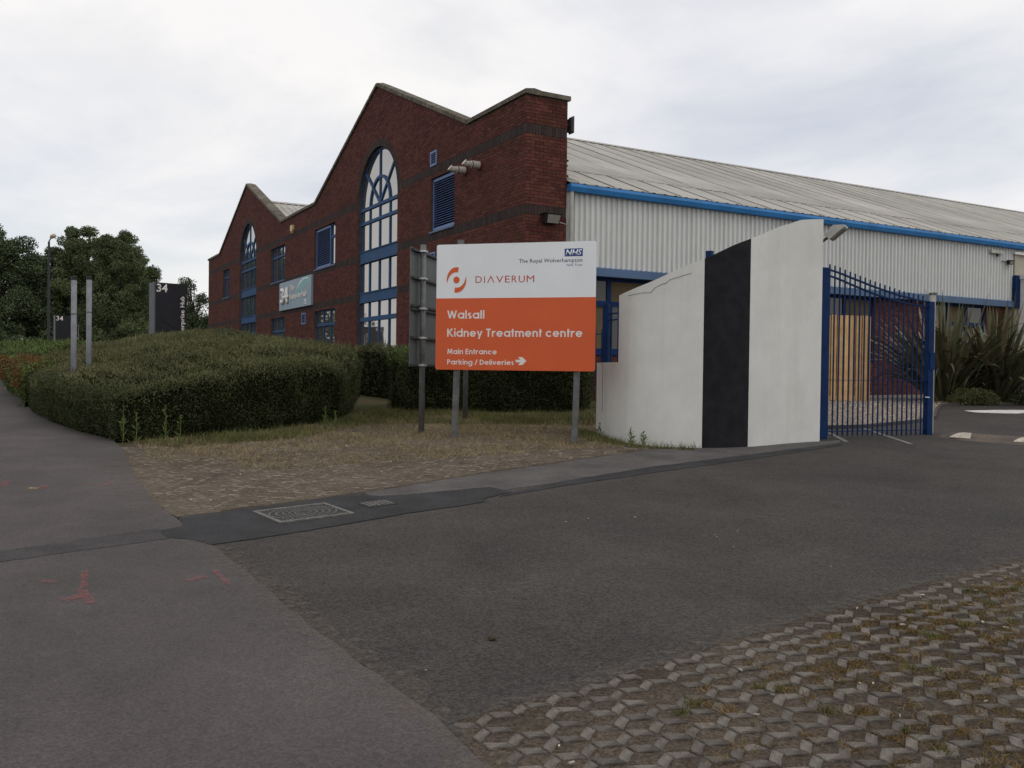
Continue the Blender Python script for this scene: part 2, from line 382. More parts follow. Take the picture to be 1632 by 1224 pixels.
YB = [-60, -10, 21, 22, 23.5, 25, 28, 32, 38, 50, 80, 150, 400]
def g(y):
    if y < -10: return -0.4
    if y <= 21: return 0.04 * y
    return 0.84 + 0.12 * (1 - math.exp(-(y - 21) / 6.0))
def gl(y):
    # the same ground, linear between the break lines (exactly as the ground sheet is meshed)
    for a, b in zip(YB[:-1], YB[1:]):
        if a <= y <= b:
            return g(a) + (g(b) - g(a)) * (y - a) / (b - a)
    return g(y)
def jag(pts, amp, step=0.25, closed=True, seed=1):
    r = random.Random(seed); out = []
    n = len(pts)
    for i in range(n if closed else n - 1):
        a = Vector(pts[i]); b = Vector(pts[(i + 1) % n]); L = (b - a).length
        k = max(1, int(L / step)) if L < 14 else 1
        nrm = Vector((-(b - a).y, (b - a).x)); nrm.normalize()
        for j in range(k):
            p = a.lerp(b, j / k)
            if j and amp: p = p + nrm * r.uniform(-amp, amp)
            out.append((p.x, p.y))
    return out
def sheet(name, pts, off, mat, kind='structure', parent=None, amp=0.0, step=0.25, thick=0.0, seed=1, skirt=True):
    if amp: pts = jag(pts, amp, step, seed=seed)
    bm = bmesh.new()
    vs = [bm.verts.new((x, y, 0)) for x, y in pts]
    es = [bm.edges.new((vs[i], vs[(i + 1) % len(vs)])) for i in range(len(vs))]
    bmesh.ops.triangle_fill(bm, use_beauty=True, use_dissolve=False, edges=es)
    for yb in YB[1:-1]:
        bmesh.ops.bisect_plane(bm, geom=bm.verts[:] + bm.edges[:] + bm.faces[:], plane_co=(0, yb, 0), plane_no=(0, 1, 0))
    bmesh.ops.recalc_face_normals(bm, faces=bm.faces)
    for f in bm.faces:
        if f.normal.z < 0: f.normal_flip()
    for v in bm.verts: v.co.z = gl(v.co.y) + off
    if skirt:
        be = [e_ for e_ in bm.edges if e_.is_boundary]
        r_ = bmesh.ops.extrude_edge_only(bm, edges=be)
        for v in r_['geom']:
            if isinstance(v, bmesh.types.BMVert): v.co.z -= 0.025
    me = bpy.data.meshes.new(name); bm.to_mesh(me); bm.free(); me.materials.append(mat)
    o = bpy.data.objects.new(name, me); link(o, parent)
    if kind and parent is None: o['kind'] = kind
    return o
def cards(name, P, D, Nn, Ln, Wd, mat, parent=None, kind=None, taper=0.0):
    """many small leaves: P centre/base, D long direction, Nn side reference, Ln length, Wd width -> kite quads, one mesh"""
    P = np.asarray(P, float); n = len(P)
    D = D / (np.linalg.norm(D, axis=1, keepdims=True) + 1e-9)
    Sd = np.cross(D, Nn); Sd /= (np.linalg.norm(Sd, axis=1, keepdims=True) + 1e-9)
    Ln = np.broadcast_to(np.asarray(Ln, float), (n,))[:, None]; Wd = np.broadcast_to(np.asarray(Wd, float), (n,))[:, None]
    v = np.empty((n, 4, 3))
    v[:, 0] = P; v[:, 1] = P + D * Ln * (0.45 - taper) + Sd * Wd / 2
    v[:, 2] = P + D * Ln; v[:, 3] = P + D * Ln * (0.45 - taper) - Sd * Wd / 2
    me = bpy.data.meshes.new(name)
    me.vertices.add(n * 4); me.vertices.foreach_set('co', v.reshape(-1))
    me.loops.add(n * 4); me.loops.foreach_set('vertex_index', np.arange(n * 4, dtype=np.int32))
    me.polygons.add(n); me.polygons.foreach_set('loop_start', np.arange(0, n * 4, 4, dtype=np.int32))
    me.materials.append(mat); me.update(calc_edges=True)
    o = bpy.data.objects.new(name, me); link(o, parent)
    if kind: o['kind'] = kind
    return o
def rdirs(n, up=0.0):
    d = rng.normal(size=(n, 3)); d /= np.linalg.norm(d, axis=1, keepdims=True); d[:, 2] += up
    return d
def inpoly(x, y, poly):
    c = np.zeros(np.shape(x), bool); n = len(poly); j = n - 1
    for i in range(n):
        xi, yi = poly[i]; xj, yj = poly[j]
        cond = ((yi > y) != (yj > y)) & (x < (xj - xi) * (y - yi) / (yj - yi + 1e-12) + xi)
        c ^= cond; j = i
    return c
def scatter(poly, n):
    xs = [p[0] for p in poly]; ys = [p[1] for p in poly]; out = np.empty((0, 2))
    while len(out) < n:
        q = np.column_stack([rng.uniform(min(xs), max(xs), n * 2), rng.uniform(min(ys), max(ys), n * 2)])
        out = np.vstack([out, q[inpoly(q[:, 0], q[:, 1], poly)]])
    return out[:n]
gv = np.vectorize(gl)

_cap = {}
def text_mesh(s, bold=0.0, shear=0.0, spacing=1.0):
    cu = bpy.data.curves.new('t', 'FONT'); cu.body = s; cu.offset = bold; cu.shear = shear; cu.space_character = spacing
    cu.resolution_u = 3
    o = bpy.data.objects.new('t', cu); COL.objects.link(o)
    bpy.context.view_layer.update()
    me = bpy.data.meshes.new_from_object(o.evaluated_get(bpy.context.evaluated_depsgraph_get()))
    bpy.data.objects.remove(o); bpy.data.curves.remove(cu)
    return me
def caph(bold):
    if bold not in _cap:
        m = text_mesh('H', bold); ys = [v.co.y for v in m.vertices]; _cap[bold] = (min(ys), max(ys))
    return _cap[bold]
def lettering(name, s, x0, x1, zb, zt, y, mat, parent, bold=0.0, shear=0.0, spacing=1.0, thick=0.0002, frame=None):
    """flat letters: left x0, right x1, base line zb, capital height up to zt, on the plane y (front is -y); frame maps (x,z)->co"""
    me = text_mesh(s, bold, shear, spacing)
    lo, hi = caph(bold); xs = [v.co.x for v in me.vertices]; a, b = min(xs), max(xs)
    bm = bmesh.new(); bm.from_mesh(me)
    for v in bm.verts:
        x = x0 + (v.co.x - a) / (b - a) * (x1 - x0); z = zb + (v.co.y - lo) / (hi - lo) * (zt - zb)
        v.co = frame(x, z) if frame else (x, y, z)
    bmesh.ops.recalc_face_normals(bm, faces=bm.faces)
    if thick:
        r = bmesh.ops.extrude_face_region(bm, geom=bm.faces[:])
        dvec = Vector((0, -thick, 0)) if frame is None else frame.dirn * thick
        for ve in r['geom']:
            if isinstance(ve, bmesh.types.BMVert): ve.co += dvec
        bmesh.ops.recalc_face_normals(bm, faces=bm.faces)
    bm.to_mesh(me); bm.free()
    me.materials.clear(); me.materials.append(mat); me.name = name
    return link(bpy.data.objects.new(name, me), parent)

# ================================================================== GROUND
XB = [-400, -120, -60, -35, -20, -10, -5, 0, 5, 10, 20, 35, 60, 120, 400]
gvs = [(x, y, gl(y) - 0.02) for y in YB for x in XB]
gfs = [(j * len(XB) + i, j * len(XB) + i + 1, (j + 1) * len(XB) + i + 1, (j + 1) * len(XB) + i) for j in range(len(YB) - 1) for i in range(len(XB) - 1)]
gr_o = link(bpy.data.objects.new('ground', mesh_of('ground', gvs, gfs, M['ground'])))
gr_o['kind'] = 'structure'

Sx, Sy = 0.87317, 0.48741           # direction of the drive side of the building
Ux, Uy = -0.48741, 0.87317          # direction of the street front
def su(s, u): return (Sx * s + Ux * u, Sy * s + Uy * u)

drive = [(-0.06, 3.0), (-0.29, 3.49), (-0.44, 3.69), (-0.73, 4.11), (-1.24, 4.89), (-1.58, 5.46), (-2.09, 6.23), (-2.65, 7.13), (-1.39, 8.3),
         (-0.36, 9.52), (1.04, 10.97), (2.07, 12.04), (2.6, 12.4), (4.6, 13.5), (5.2, 14.8), (5.98, 15.08), (7.28, 16.1), (7.99, 16.92),
         (8.97, 18.87), (9.66, 20.11), (10.57, 20.81), (12.5, 20.9), (40, 22.5), (40, 24), (60, 24), (60, 6), (14, 13.2), (8, 9.2), (3.55, 6.16), (2.15, 5.19), (1.24, 4.51),
         (0.66, 4.04), (0.35, 3.81), (0.05, 3.62), (-0.19, 3.44), (-0.1, 3.1)]
sheet('drive_road', drive, 0.004, M['asphalt'], amp=0.012, step=0.12, seed=3)
fw = [su(-0.95, -30), su(-0.95, 90), su(1.16, 90), su(1.16, 14.2), (-4.9, 11.27), (-3.84, 9.12), (-3.04, 7.68), (-2.66, 7.1), (-2.09, 6.23), (-1.58, 5.46), (-1.24, 4.89),
      (-0.73, 4.11), (-0.44, 3.69), (-0.29, 3.49), (-0.22, 3.35), (0.03, 2.9), (0.6, 1.5), su(1.5, -30)]
sheet('footway_pavement', fw, 0.0085, M['footway'], amp=0.010, step=0.12, seed=5)
sheet('street_road', [su(-9, -30), su(-9, 90), su(-1.1, 90), su(-1.1, -30)], -0.012, M['asphalt'])
kb = MB()
for i in range(-8, 30):
    a = Vector((*su(-1.02, i * 3.0), 0)); b = Vector((*su(-1.02, i * 3.0 + 2.98), 0))
    a.z = gl(a.y) - 0.03; b.z = gl(b.y) - 0.03
    kb.bar(a, b, 0.14, 0.1)
o = kb.build('street_kerb', M['kerb']); o['kind'] = 'structure'
strip = [(-2.64, 7.13), (-1.39, 8.30), (-0.36, 9.52), (1.04, 10.97), (2.07, 12.04), (2.6, 12.1), (4.55, 13.0), (4.9, 13.2), (4.65, 12.75), (3.1, 11.44), (1.62, 10.22), (0.55, 9.15), (-0.1, 8.55), (-1.3, 8.15), (-2.5, 6.95)]
sheet('edge_strip_paving', strip, 0.0075, M['strip'], amp=0.012, step=0.12, seed=6)
patch = [(-2.64, 7.10), (-1.40, 8.33), (-1.29, 8.18), (-1.11, 8.15), (-0.21, 8.72), (0.01, 8.45), (-0.22, 8.15), (-0.24, 7.93), (-0.90, 7.35), (-1.24, 6.98), (-1.71, 6.53),
         (-2.09, 6.21), (-2.26, 6.36), (-2.46, 6.41), (-2.62, 6.63), (-2.50, 6.78), (-2.53, 6.88)]
sheet('dark_tarmac_patch_road', patch, 0.0115, M['patch'], amp=0.010, step=0.07, seed=8)
sheet('trench_scar_pavement', [su(-1.0, 7.35), (-3.41, 5.96), (-2.65, 6.69), (-2.44, 6.38), (-2.82, 6.06), (-3.25, 5.68), su(-1.0, 7.0)], 0.0118, M['trench'], amp=0.008, step=0.07, seed=9)
sheet('trench_scar_road', [(0.0, 8.42), (0.55, 9.15), (1.62, 10.22), (3.10, 11.44), (4.74, 12.80), (4.64, 12.52), (2.98, 11.0), (1.56, 9.78), (0.53, 8.86), (-0.1, 8.22)], 0.0100, M['patch'], amp=0.010, step=0.09, seed=10)

# sandy wash where verge meets footway
verge = [(-4.95, 11.35), (-3.88, 9.15), (-3.08, 7.70), (-2.68, 7.16), (-1.39, 8.36), (-0.36, 9.58), (1.04, 11.03), (2.07, 12.08), (2.3, 12.25), (1.9, 12.6), (1.5, 14.0), (1.6, 18.2), (-2.6, 18.2), (-3.0, 15.5), (-5.0, 13.0)]
verge_o = sheet('verge_ground', verge, 0.0055, M['soil'], amp=0.03, step=0.1, seed=12)
pav = [(-0.32, 3.44), (-0.02, 3.70), (0.28, 3.90), (0.59, 4.13), (1.17, 4.60), (2.08, 5.28), (3.48, 6.25), (7.9, 9.3), (14, 13.3), (20, 12), (16, -3), (1.5, -3), (0.6, 1.5), (0.03, 2.9)]
pav_o = sheet('grass_paving_ground', pav, 0.0025, M['sand'], amp=0.012, step=0.1, seed=13)

def grit_strip(pts, w, seed):
    # loose sandy grit gathered along a joint
    r = random.Random(seed); L = []; Rr = []
    fine = jag([(p[0], p[1]) for p in pts], 0.0, 0.06, closed=False) + [pts[-1]]
    for i, p in enumerate(fine):
        a = Vector(fine[max(i - 1, 0)]); b = Vector(fine[min(i + 1, len(fine) - 1)]); d = (b - a).normalized(); n = Vector((-d.y, d.x)); p = Vector(p)
        k = min(1, i / 2, (len(fine) - 1 - i) / 2) * 0.9 + 0.1
        L.append(tuple(p + n * w * k * r.uniform(.1, 1.0))); Rr.append(tuple(p - n * w * k * r.uniform(.1, 1.0)))
    sheet('grit_ground', L + Rr[::-1], 0.0125, M['grit'], skirt=False)
grit_strip([(-2.08, 6.2), (-1.58, 5.44), (-1.24, 4.88), (-0.74, 4.1), (-0.44, 3.68), (-0.25, 3.38), (0.0, 2.9)], 0.16, 1)
grit_strip([(-4.75, 11.0), (-3.86, 9.1), (-3.05, 7.7), (-2.68, 7.15)], 0.32, 2)
grit_strip([(-2.6, 7.2), (-1.38, 8.36), (-0.35, 9.58), (1.05, 11.0), (2.0, 12.0)], 0.16, 3)
grit_strip([(-0.2, 3.42), (0.36, 3.83), (1.25, 4.53), (2.16, 5.21), (3.56, 6.18), (5.5, 7.5)], 0.10, 4)
# --- concrete grass-paving blocks: raised pads in a zigzag
def pad_mesh(i):
    # one tooth of the zigzag: a parallelogram whose ends run square to the row
    r = random.Random(i); h = 0.010; k = 0.004; sg = 1 if i % 2 else -1
    L = 0.0400; sh = 0.0225 * sg; w = 0.0250
    base = [(-L, -w - sh), (L, -w + sh), (L, w + sh), (-L, w - sh)]
    ch = []
    for q, (x, y) in enumerate(base):
        a = Vector(base[q - 1]) - Vector((x, y)); b_ = Vector(base[(q + 1) % 4]) - Vector((x, y)); c = r.uniform(0.002, 0.009)
        for e_ in (a.normalized() * c, b_.normalized() * c): ch.append((x + e_.x + r.uniform(-.002, .002), y + e_.y + r.uniform(-.002, .002)))
    n = len(ch)
    lo = [(x, y, -0.03) for x, y in ch]; mid = [(x, y, h - k) for x, y in ch]; top = [(x * 0.94, y * 0.93, h + r.uniform(-.002, .002)) for x, y in ch]
    vs = lo + mid + top
    fs = [(i, (i + 1) % n, n + (i + 1) % n, n + i) for i in range(n)] + [(n + i, n + (i + 1) % n, 2 * n + (i + 1) % n, 2 * n + i) for i in range(n)]
    fs.append(tuple(range(2 * n, 3 * n)))
    return vs, fs
PAD = [pad_mesh(i) for i in range(8)]
PADM = []
for v, f in PAD:
    PADM.append(mesh_of('paving_block', v, f, M['block']))
ea = Vector((0.812, 0.583)); eb = Vector((0.583, -0.812))
def pads(poly, origin, p, q, ni, nj):
    out = []
    for i in range(ni[0], ni[1]):
        for j in range(nj[0], nj[1]):
            c = Vector(origin) + ea * (i * p) + eb * (j * q)
            if inpoly(np.array([c.x]), np.array([c.y]), poly)[0]:
                out.append((c.x, c.y, math.atan2(ea.y, ea.x), (i + j) % 2))
    return out
near = pads([(-0.23, 3.40), (0.05, 3.63), (0.35, 3.82), (0.66, 4.05), (1.24, 4.52), (2.15, 5.20), (3.55, 6.17), (5.5, 7.5), (5.6, 6.6), (2.4, 2.4), (0.5, 2.2)], (-0.16, 3.40), 0.085, 0.106, (-30, 100), (0, 47))
near.sort(key=lambda c: c[0] ** 2 + c[1] ** 2)
rp = random.Random(4)
def rot_pad(k, x, y, a, z, tilt=(0, 0)):
    Mx = Matrix.Translation((x, y, z)) @ Matrix.Rotation(math.atan(0.04), 4, 'X') @ Matrix.Rotation(a, 4, 'Z') @ Matrix.Rotation(tilt[0], 4, 'X') @ Matrix.Rotation(tilt[1], 4, 'Y')
    return Mx
vis = [c for c in near if c[1] > 2.95 and abs(c[0]) < c[1] * 0.60]
solo = set(vis[:300])
rest = MB()
for c in near:
    x, y, a, par = c
    if rp.random() < 0.035: continue
    sunk = rp.uniform(-0.007, 0.001) - (0.010 if rp.random() < 0.08 else 0)
    sx = x - (-0.2)
    if sx < 1.0: sunk -= 0.0015
    k = rp.randrange(4) * 2 + par
    Mx = rot_pad(k, x + rp.uniform(-.003, .003), y + rp.uniform(-.003, .003), a + rp.uniform(-.06, .06), gl(y) + 0.003 + sunk, (rp.uniform(-.03, .03), rp.uniform(-.03, .03)))
    if c in solo:
        o = bpy.data.objects.new('paving_block', PADM[k]); link(o, pav_o); o.matrix_world = Mx
    else:
        rest.add([Mx @ Vector(v) for v in PAD[k][0]], PAD[k][1])
o = rest.build('paving_blocks', M['block'], pav_o, fix=False); o['kind'] = 'stuff'
vp = pads([(-4.9, 11.3), (-3.85, 9.18), (-3.05, 7.74), (-2.66, 7.20), (-1.39, 8.42), (-0.36, 9.64), (1.04, 11.1), (1.95, 12.05), (1.5, 12.6), (-1.5, 12.5), (-3.6, 12.1)], (-2.6, 7.3), 0.092, 0.106, (-30, 90), (-70, 30))
rest = MB()
for x, y, a, par in vp:
    if rp.random() < 0.05: continue
    k = rp.randrange(4) * 2 + par
    Mx = rot_pad(k, x, y, a + rp.uniform(-.05, .05), gl(y) + 0.004 + rp.uniform(-0.010, -0.004), (rp.uniform(-.03, .03), rp.uniform(-.03, .03)))
    rest.add([Mx @ Vector(v) for v in PAD[k][0]], PAD[k][1])
M['vblock'] = nmat('verge_block', (0.150, 0.126, 0.104), 0.95, var=0.3, scale=4, island=0.25, spec=0.1)
o = rest.build('verge_paving_blocks', M['vblock'], verge_o, fix=False); o['kind'] = 'stuff'

# --- manhole covers
def manhole():
    ax = Vector((0.785, 0.62)); rz = math.atan2(ax.y, ax.x)
    t = empty('manhole_cover', (-1.70, 7.33, gl(7.33) + 0.014), rz)
    t.rotation_euler = (Matrix.Rotation(math.atan(0.04), 4, 'X') @ Matrix.Rotation(rz, 4, 'Z')).to_euler()
    tag(t, 'large rectangular iron manhole cover with ring pattern set in the dark tarmac patch', 'manhole cover')
    m = MB(); w, d = 0.325, 0.27
    m.box((-w, -d, -0.01), (w, -d + 0.03, 0.010)); m.box((-w, d - 0.03, -0.01), (w, d, 0.010))
    m.box((-w, -d + 0.03, -0.01), (-w + 0.03, d - 0.03, 0.010)); m.box((w - 0.03, -d + 0.03, -0.01), (w, d - 0.03, 0.010))
    m.build('frame', M['iron'], t)
    MB().box((-w + 0.032, -d + 0.032, -0.01), (w - 0.032, d - 0.032, 0.003)).build('plate', M['irondk'], t)
    m = MB()
    for k, (rr, n) in enumerate(((0.06, 10), (0.105, 18), (0.15, 26), (0.2, 34), (0.25, 42))):
        for i in range(n):
            a = 2 * math.pi * i / n
            c = Vector((rr * 1.12 * math.cos(a), rr * 0.88 * math.sin(a), 0.005))
            if abs(c.x) > 0.28 or abs(c.y) > 0.225: continue
            tdir = Vector((-1.12 * math.sin(a), 0.88 * math.cos(a), 0)).normalized()
            m.bar(c - tdir * 0.011, c + tdir * 0.011, 0.014, 0.007)
    for sx in (-1, 1):
        for sy in (-1, 1):
            for q in range(3):
                c = Vector((sx * (0.27 - 0.028 * q), sy * 0.222, 0.005)); m.bar(c - Vector((0.009, 0, 0)), c + Vector((0.009, 0, 0)), 0.014, 0.007)
    o = m.build('tread_studs', M['iron'], t); o['kind'] = 'stuff'
    t2 = empty('service_cover', (-1.16, 7.77, gl(7.77) + 0.014), 0)
    t2.rotation_euler = t.rotation_euler
    tag(t2, 'small slotted iron service cover right of the big manhole in the dark patch', 'service cover')
    MB().box((-0.14, -0.11, -0.01), (0.14, 0.11, 0.003)).build('plate', M['irondk'], t2)
    for q in range(6):
        MB().box((-0.12 + q * 0.043, -0.09, 0.003), (-0.10 + q * 0.043, 0.09, 0.008)).build('rib', M['iron'], t2)
manhole()

# --- survey spray marks (flat paint)
marks = [((-4.93, 8.75), (-4.80, 8.42), 0.06, 0), ((-4.50, 8.33), (-4.40, 8.30), 0.05, 1), ((-4.42, 8.50), (-4.36, 8.28), 0.06, 0), ((-4.10, 8.62), (-3.98, 8.58), 0.04, 0), ((-3.90, 8.74), (-3.86, 8.50), 0.05, 0),
         ((-2.62, 5.50), (-2.45, 5.13), 0.035, 0), ((-2.76, 5.26), (-2.66, 5.24), 0.04, 0), ((-2.46, 5.12), (-2.27, 4.83), 0.045, 0), ((-2.44, 4.88), (-2.37, 5.0), 0.05, 0),
         ((-1.92, 5.30), (-1.84, 5.40), 0.05, 0), ((-1.84, 5.55), (-1.64, 5.22), 0.028, 0)]
for i, (a, b, w, y) in enumerate(marks):
    a = Vector(a); b = Vector(b); d = (b - a).normalized(); n = Vector((-d.y, d.x))
    w *= 1.3; poly = [a - n * w * .5, b - n * w * .45, b + n * w * .5, a + n * w * .45]
    sheet('spray_mark_paint', [(p.x, p.y) for p in poly], 0.0140 + 0.0002 * i, M['sprayy' if y else 'spray'], amp=0.004, step=0.03, seed=20 + i, skirt=False)

# ================================================================== BUILDING
BX, BY = 0.25, 20.0
bld = empty('industrial_building', (BX, BY, 0.0), math.atan2(Sy, Sx))
tag(bld, 'red brick industrial building with two gables, blue arched windows and a grey metal hall', 'building')
ZB = 0.72; ZP = 7.66; T_END = 37.0
gab = [(2.95, 9.4, 15.9), (20.9, 27.3, 33.75)]; ZK = 10.36
def parapet(t):
    for a, p, b in gab:
        if a < t < b:
            return ZP + (ZK - ZP) * (1 - abs(t - p) / (p - a if t < p else b - p))
    return ZP
rects = [(3.70, 5.22, 5.25, 6.70), (13.50, 16.0, 5.20, 6.70), (20.2, 22.6, 5.20, 6.70), (31.25, 32.9, 5.20, 6.70),
         (13.45, 15.95, 1.95, 3.63), (20.15, 22.5, 1.95, 3.63), (31.1, 34.6, 1.95, 3.63), (3.8, 5.3, 1.95, 3.63)]
RA = 1.76; ZS = 6.69
arches = [9.4, 27.05]
def cuts(z):
    c = []
    for a, b, z0, z1 in rects:
        if z0 - 0.02 < z < z1 + 0.02: c.append((a, b))
    for ct in arches:
        if 0.95 < z <= ZS: c.append((ct - RA, ct + RA))
        elif ZS < z < ZS + RA:
            h = math.sqrt(RA * RA - (z - ZS) ** 2); c.append((ct - h, ct + h))
    return c
def cuts_ring(z, w=0.235):
    c = cuts(z)
    for ct in arches:
        if ZS < z < ZS + RA + w:
            h = math.sqrt((RA + w) ** 2 - (z - ZS) ** 2); c.append((ct - h, ct + h))
    return c
def spans(a, b, cs):
    out = [(a, b)]
    for c0, c1 in cs:
        nx = []
        for x0, x1 in out:
            if c1 <= x0 or c0 >= x1: nx.append((x0, x1)); continue
            if c0 > x0: nx.append((x0, c0))
            if c1 < x1: nx.append((c1, x1))
        out = nx
    return out
# wall body (mortar plane) with openings
outline = [(0.012, ZB), (0.012, ZP), (2.95, ZP), (9.4, ZK), (15.9, ZP), (20.9, ZP), (27.3, ZK), (33.75, ZP), (T_END, ZP), (T_END, ZB)]
holes = [[(a, z0), (b, z0), (b, z1), (a, z1)] for a, b, z0, z1 in rects]
for ct in arches:
    h = [(ct - RA, 0.95), (ct + RA, 0.95)] + [(ct + RA * math.cos(R(k)), ZS + RA * math.sin(R(k))) for k in range(0, 181, 10)]
    holes.append(h)
polys = [[Vector((t, z, 0)) for t, z in outline]] + [[Vector((t, z, 0)) for t, z in h] for h in holes]
tris = tessellate_polygon(polys)
flat = [p for pl in polys for p in pl]
m = MB()
m.add([(0.008, p.x, p.y) for p in flat], [tuple(t) for t in tris])
m.add([(0.32, p.x, p.y) for p in flat], [tuple(t) for t in tris])
k = 0
for pl in polys:
    n = len(pl)
    m.add([(0.008, p.x, p.y) for p in pl] + [(0.32, p.x, p.y) for p in pl], [(i, (i + 1) % n, n + (i + 1) % n, n + i) for i in range(n)])
m.build('facade_wall', M['mortar'], bld, fix=False)
# pier return and far gable end, plain bodies
MB().box((0.012, 0.012, ZB), (1.08, 0.32, ZP)).build('corner_pier_wall', M['mortar'], bld)
MB().box((1.08 - 0.3, 0.32, 5.2), (1.08, 2.95, ZP)).build('corner_pier_back_wall', M['brick'], bld)
MB().box((0.33, T_END - 0.3, ZB), (20, T_END, 5.8)).build('end_wall', M['brick'], bld)

# bricks
CH = 0.075
bandz = [6.795, 4.995, 3.720]; BH = 0.225
def in_band(z0, z1):
    for b in bandz:
        if z1 > b + 0.004 and z0 < b + BH - 0.004: return True
    return False
faces5 = [(0, 1, 2, 3), (0, 4, 5, 1), (1, 5, 6, 2), (2, 6, 7, 3), (3, 7, 4, 0)]
red = {'facade': [], 'side': []}; dark = {'facade': [], 'side': []}
def fbrick(t0, t1, z0, z1):      # facade plane
    return [(0, t0, z0), (0, t0, z1), (0, t1, z1), (0, t1, z0), (.012, t0, z0), (.012, t0, z1), (.012, t1, z1), (.012, t1, z0)]
def sbrick(s0, s1, z0, z1, y=0.0):
    return [(s0, y, z0), (s1, y, z0), (s1, y, z1), (s0, y, z1), (s0, y + .012, z0), (s1, y + .012, z0), (s1, y + .012, z1), (s0, y + .012, z1)]
rb = random.Random(3)
allb = []    # (kind, distance key, verts)
def lay(t_lo, t_hi, zlow, zhigh, cutf, maker, topf=None, tag_='f'):
    nc = int((zhigh - zlow) / CH)
    for c in range(nc):
        z0 = zlow + c * CH + 0.005; z1 = z0 + 0.065
        if in_band(z0, z1) and tag_ != 'low': continue
        a, b = t_lo, t_hi
        rng_list = [(a, b)]
        if topf is not None and z1 > ZP:
            rng_list = []
            for ga, gp, gb in gab:
                f = (z1 - ZP) / (ZK - ZP)
                if f < 0.985: rng_list.append((ga + f * (gp - ga), gb - f * (gb - gp)))
        for a, b in rng_list:
            for x0, x1 in spans(a, b, cutf((z0 + z1) / 2)):
                off = (c % 2) * 0.1125
                i0 = int(math.floor((x0 - off) / 0.225)); x = i0 * 0.225 + off
                while x < x1:
                    p0 = max(x + 0.005, x0); p1 = min(x + 0.220, x1)
                    if p1 - p0 > 0.03: allb.append(('r', tag_, p0, z0, maker(p0, p1, z0, z1)))
                    x += 0.225
lay(0.0, T_END, ZB, ZK, cuts_ring, fbrick, topf=True)
lay(0.012, 1.08, ZB, ZP, lambda z: [], sbrick, tag_='s')
for b in bandz:        # soldier bands
    x = 0.0
    while x < T_END - 0.07:
        ok = True
        for c0, c1 in cuts_ring(b + BH / 2):
            if x + 0.07 > c0 and x < c1: ok = False
        if ok: allb.append(('d', 'f', x, b, fbrick(x + 0.004, x + 0.071, b + 0.006, b + BH - 0.006)))
        x += 0.075
    x = 0.012
    while x < 1.01:
        allb.append(('d', 's', x, b, sbrick(x + 0.004, x + 0.071, b + 0.006, b + BH - 0.006)))
        x += 0.075
for ct in arches:      # arch ring
    n = 76
    for i in range(n):
        a0 = math.pi * (i + 0.06) / n; a1 = math.pi * (i + 0.94) / n; vs = []
        for x in (0, .012):
            for a, r in ((a0, RA + 0.002), (a0, RA + 0.228), (a1, RA + 0.228), (a1, RA + 0.002)):
                vs.append((x, ct + r * math.cos(a), ZS + r * math.sin(a)))
        allb.append(('d', 'f', ct, ZS, vs))
# side wall low brickwork, set back under the flashing
side_win = [(1.30, 11.75), (14.3, 17.0)]
def side_cuts(z): return [(a, b) for a, b in side_win] if z > 1.95 else []
SETB = 0.16
lay(1.09, 18.1, ZB, 3.80, side_cuts, lambda a, b, c, d: sbrick(a, b, c, d, SETB), tag_='low')
solo_b = [b for b in allb if b[1] == 's' and b[3] > 4.35]
solo_b += sorted([b for b in allb if b[1] == 'f' and b[0] == 'r' and b[3] > 4.6 and b[2] < 0.7], key=lambda b: b[2])[:max(0, 300 - len(solo_b))]
ids = set(id(b) for b in solo_b)
mr, md_ = MB(), MB()
for b in allb:
    if id(b) in ids:
        o = bpy.data.objects.new('brick', mesh_of('brick', b[4], faces5, M['brick' if b[0] == 'r' else 'bluebrick'])); link(o, bld)
    else:
        (mr if b[0] == 'r' else md_).add(b[4], faces5)
for mm, nm, mt in ((mr, 'red_brickwork', 'brick'), (md_, 'dark_brick_bands', 'bluebrick')):
    o = mm.build(nm, M[mt], bld, fix=True); o['kind'] = 'stuff'
MB().box((1.08, SETB + 0.008, ZB), (18.1, SETB + 0.3, 1.95)).build('side_plinth_wall', M['mortar'], bld)
MB().box((11.75, SETB + 0.008, 1.95), (14.3, SETB + 0.3, 3.9)).build('side_wall_panel', M['mortar'], bld)
MB().box((17.0, SETB + 0.008, 1.95), (18.1, SETB + 0.3, 3.9)).build('side_wall_panel', M['mortar'], bld)
MB().box((1.09, SETB + 0.008, 1.95), (1.30, SETB + 0.3, 3.9)).build('side_wall_panel', M['mortar'], bld)

# coping stones
def coping_run(p, q, n, inward):
    # p,q: (t,z) along the facade plane; stones between
    p = Vector((0, p[0], p[1])); q = Vector((0, q[0], q[1]))
    for i in range(n):
        a = p.lerp(q, i / n + 0.003); b = p.lerp(q, (i + 1) / n - 0.003)
        m = MB(); up = Vector((0, 0, 1)); ax = (b - a).normalized(); nr = Vector((0, -ax.z, ax.y))
        if nr.z < 0: nr = -nr
        vs = []
        for c in (a, b):
            for x, h in ((-0.055, 0.0), (-0.055, 0.10), (0.17, 0.135), (0.40, 0.10), (0.40, 0.0)):
                vs.append(c + Vector((x, 0, 0)) + nr * h)
        m.add(vs, [(0, 1, 2, 3, 4), (9, 8, 7, 6, 5)] + [(k, (k + 1) % 5, 5 + (k + 1) % 5, 5 + k) for k in range(5)])
        m.build('coping_stone', M['coping'], bld)
ends = [((-0.055, ZP), (2.97, ZP), 4), ((2.93, ZP), (9.42, ZK), 9), ((9.38, ZK), (15.93, ZP), 9), ((15.88, ZP), (20.92, ZP), 6), ((20.88, ZP), (27.32, ZK), 9), ((27.28, ZK), (33.78, ZP), 9), ((33.74, ZP), (T_END + 0.05, ZP), 4)]
for a, b, n in ends: coping_run(a, b, n, 1)
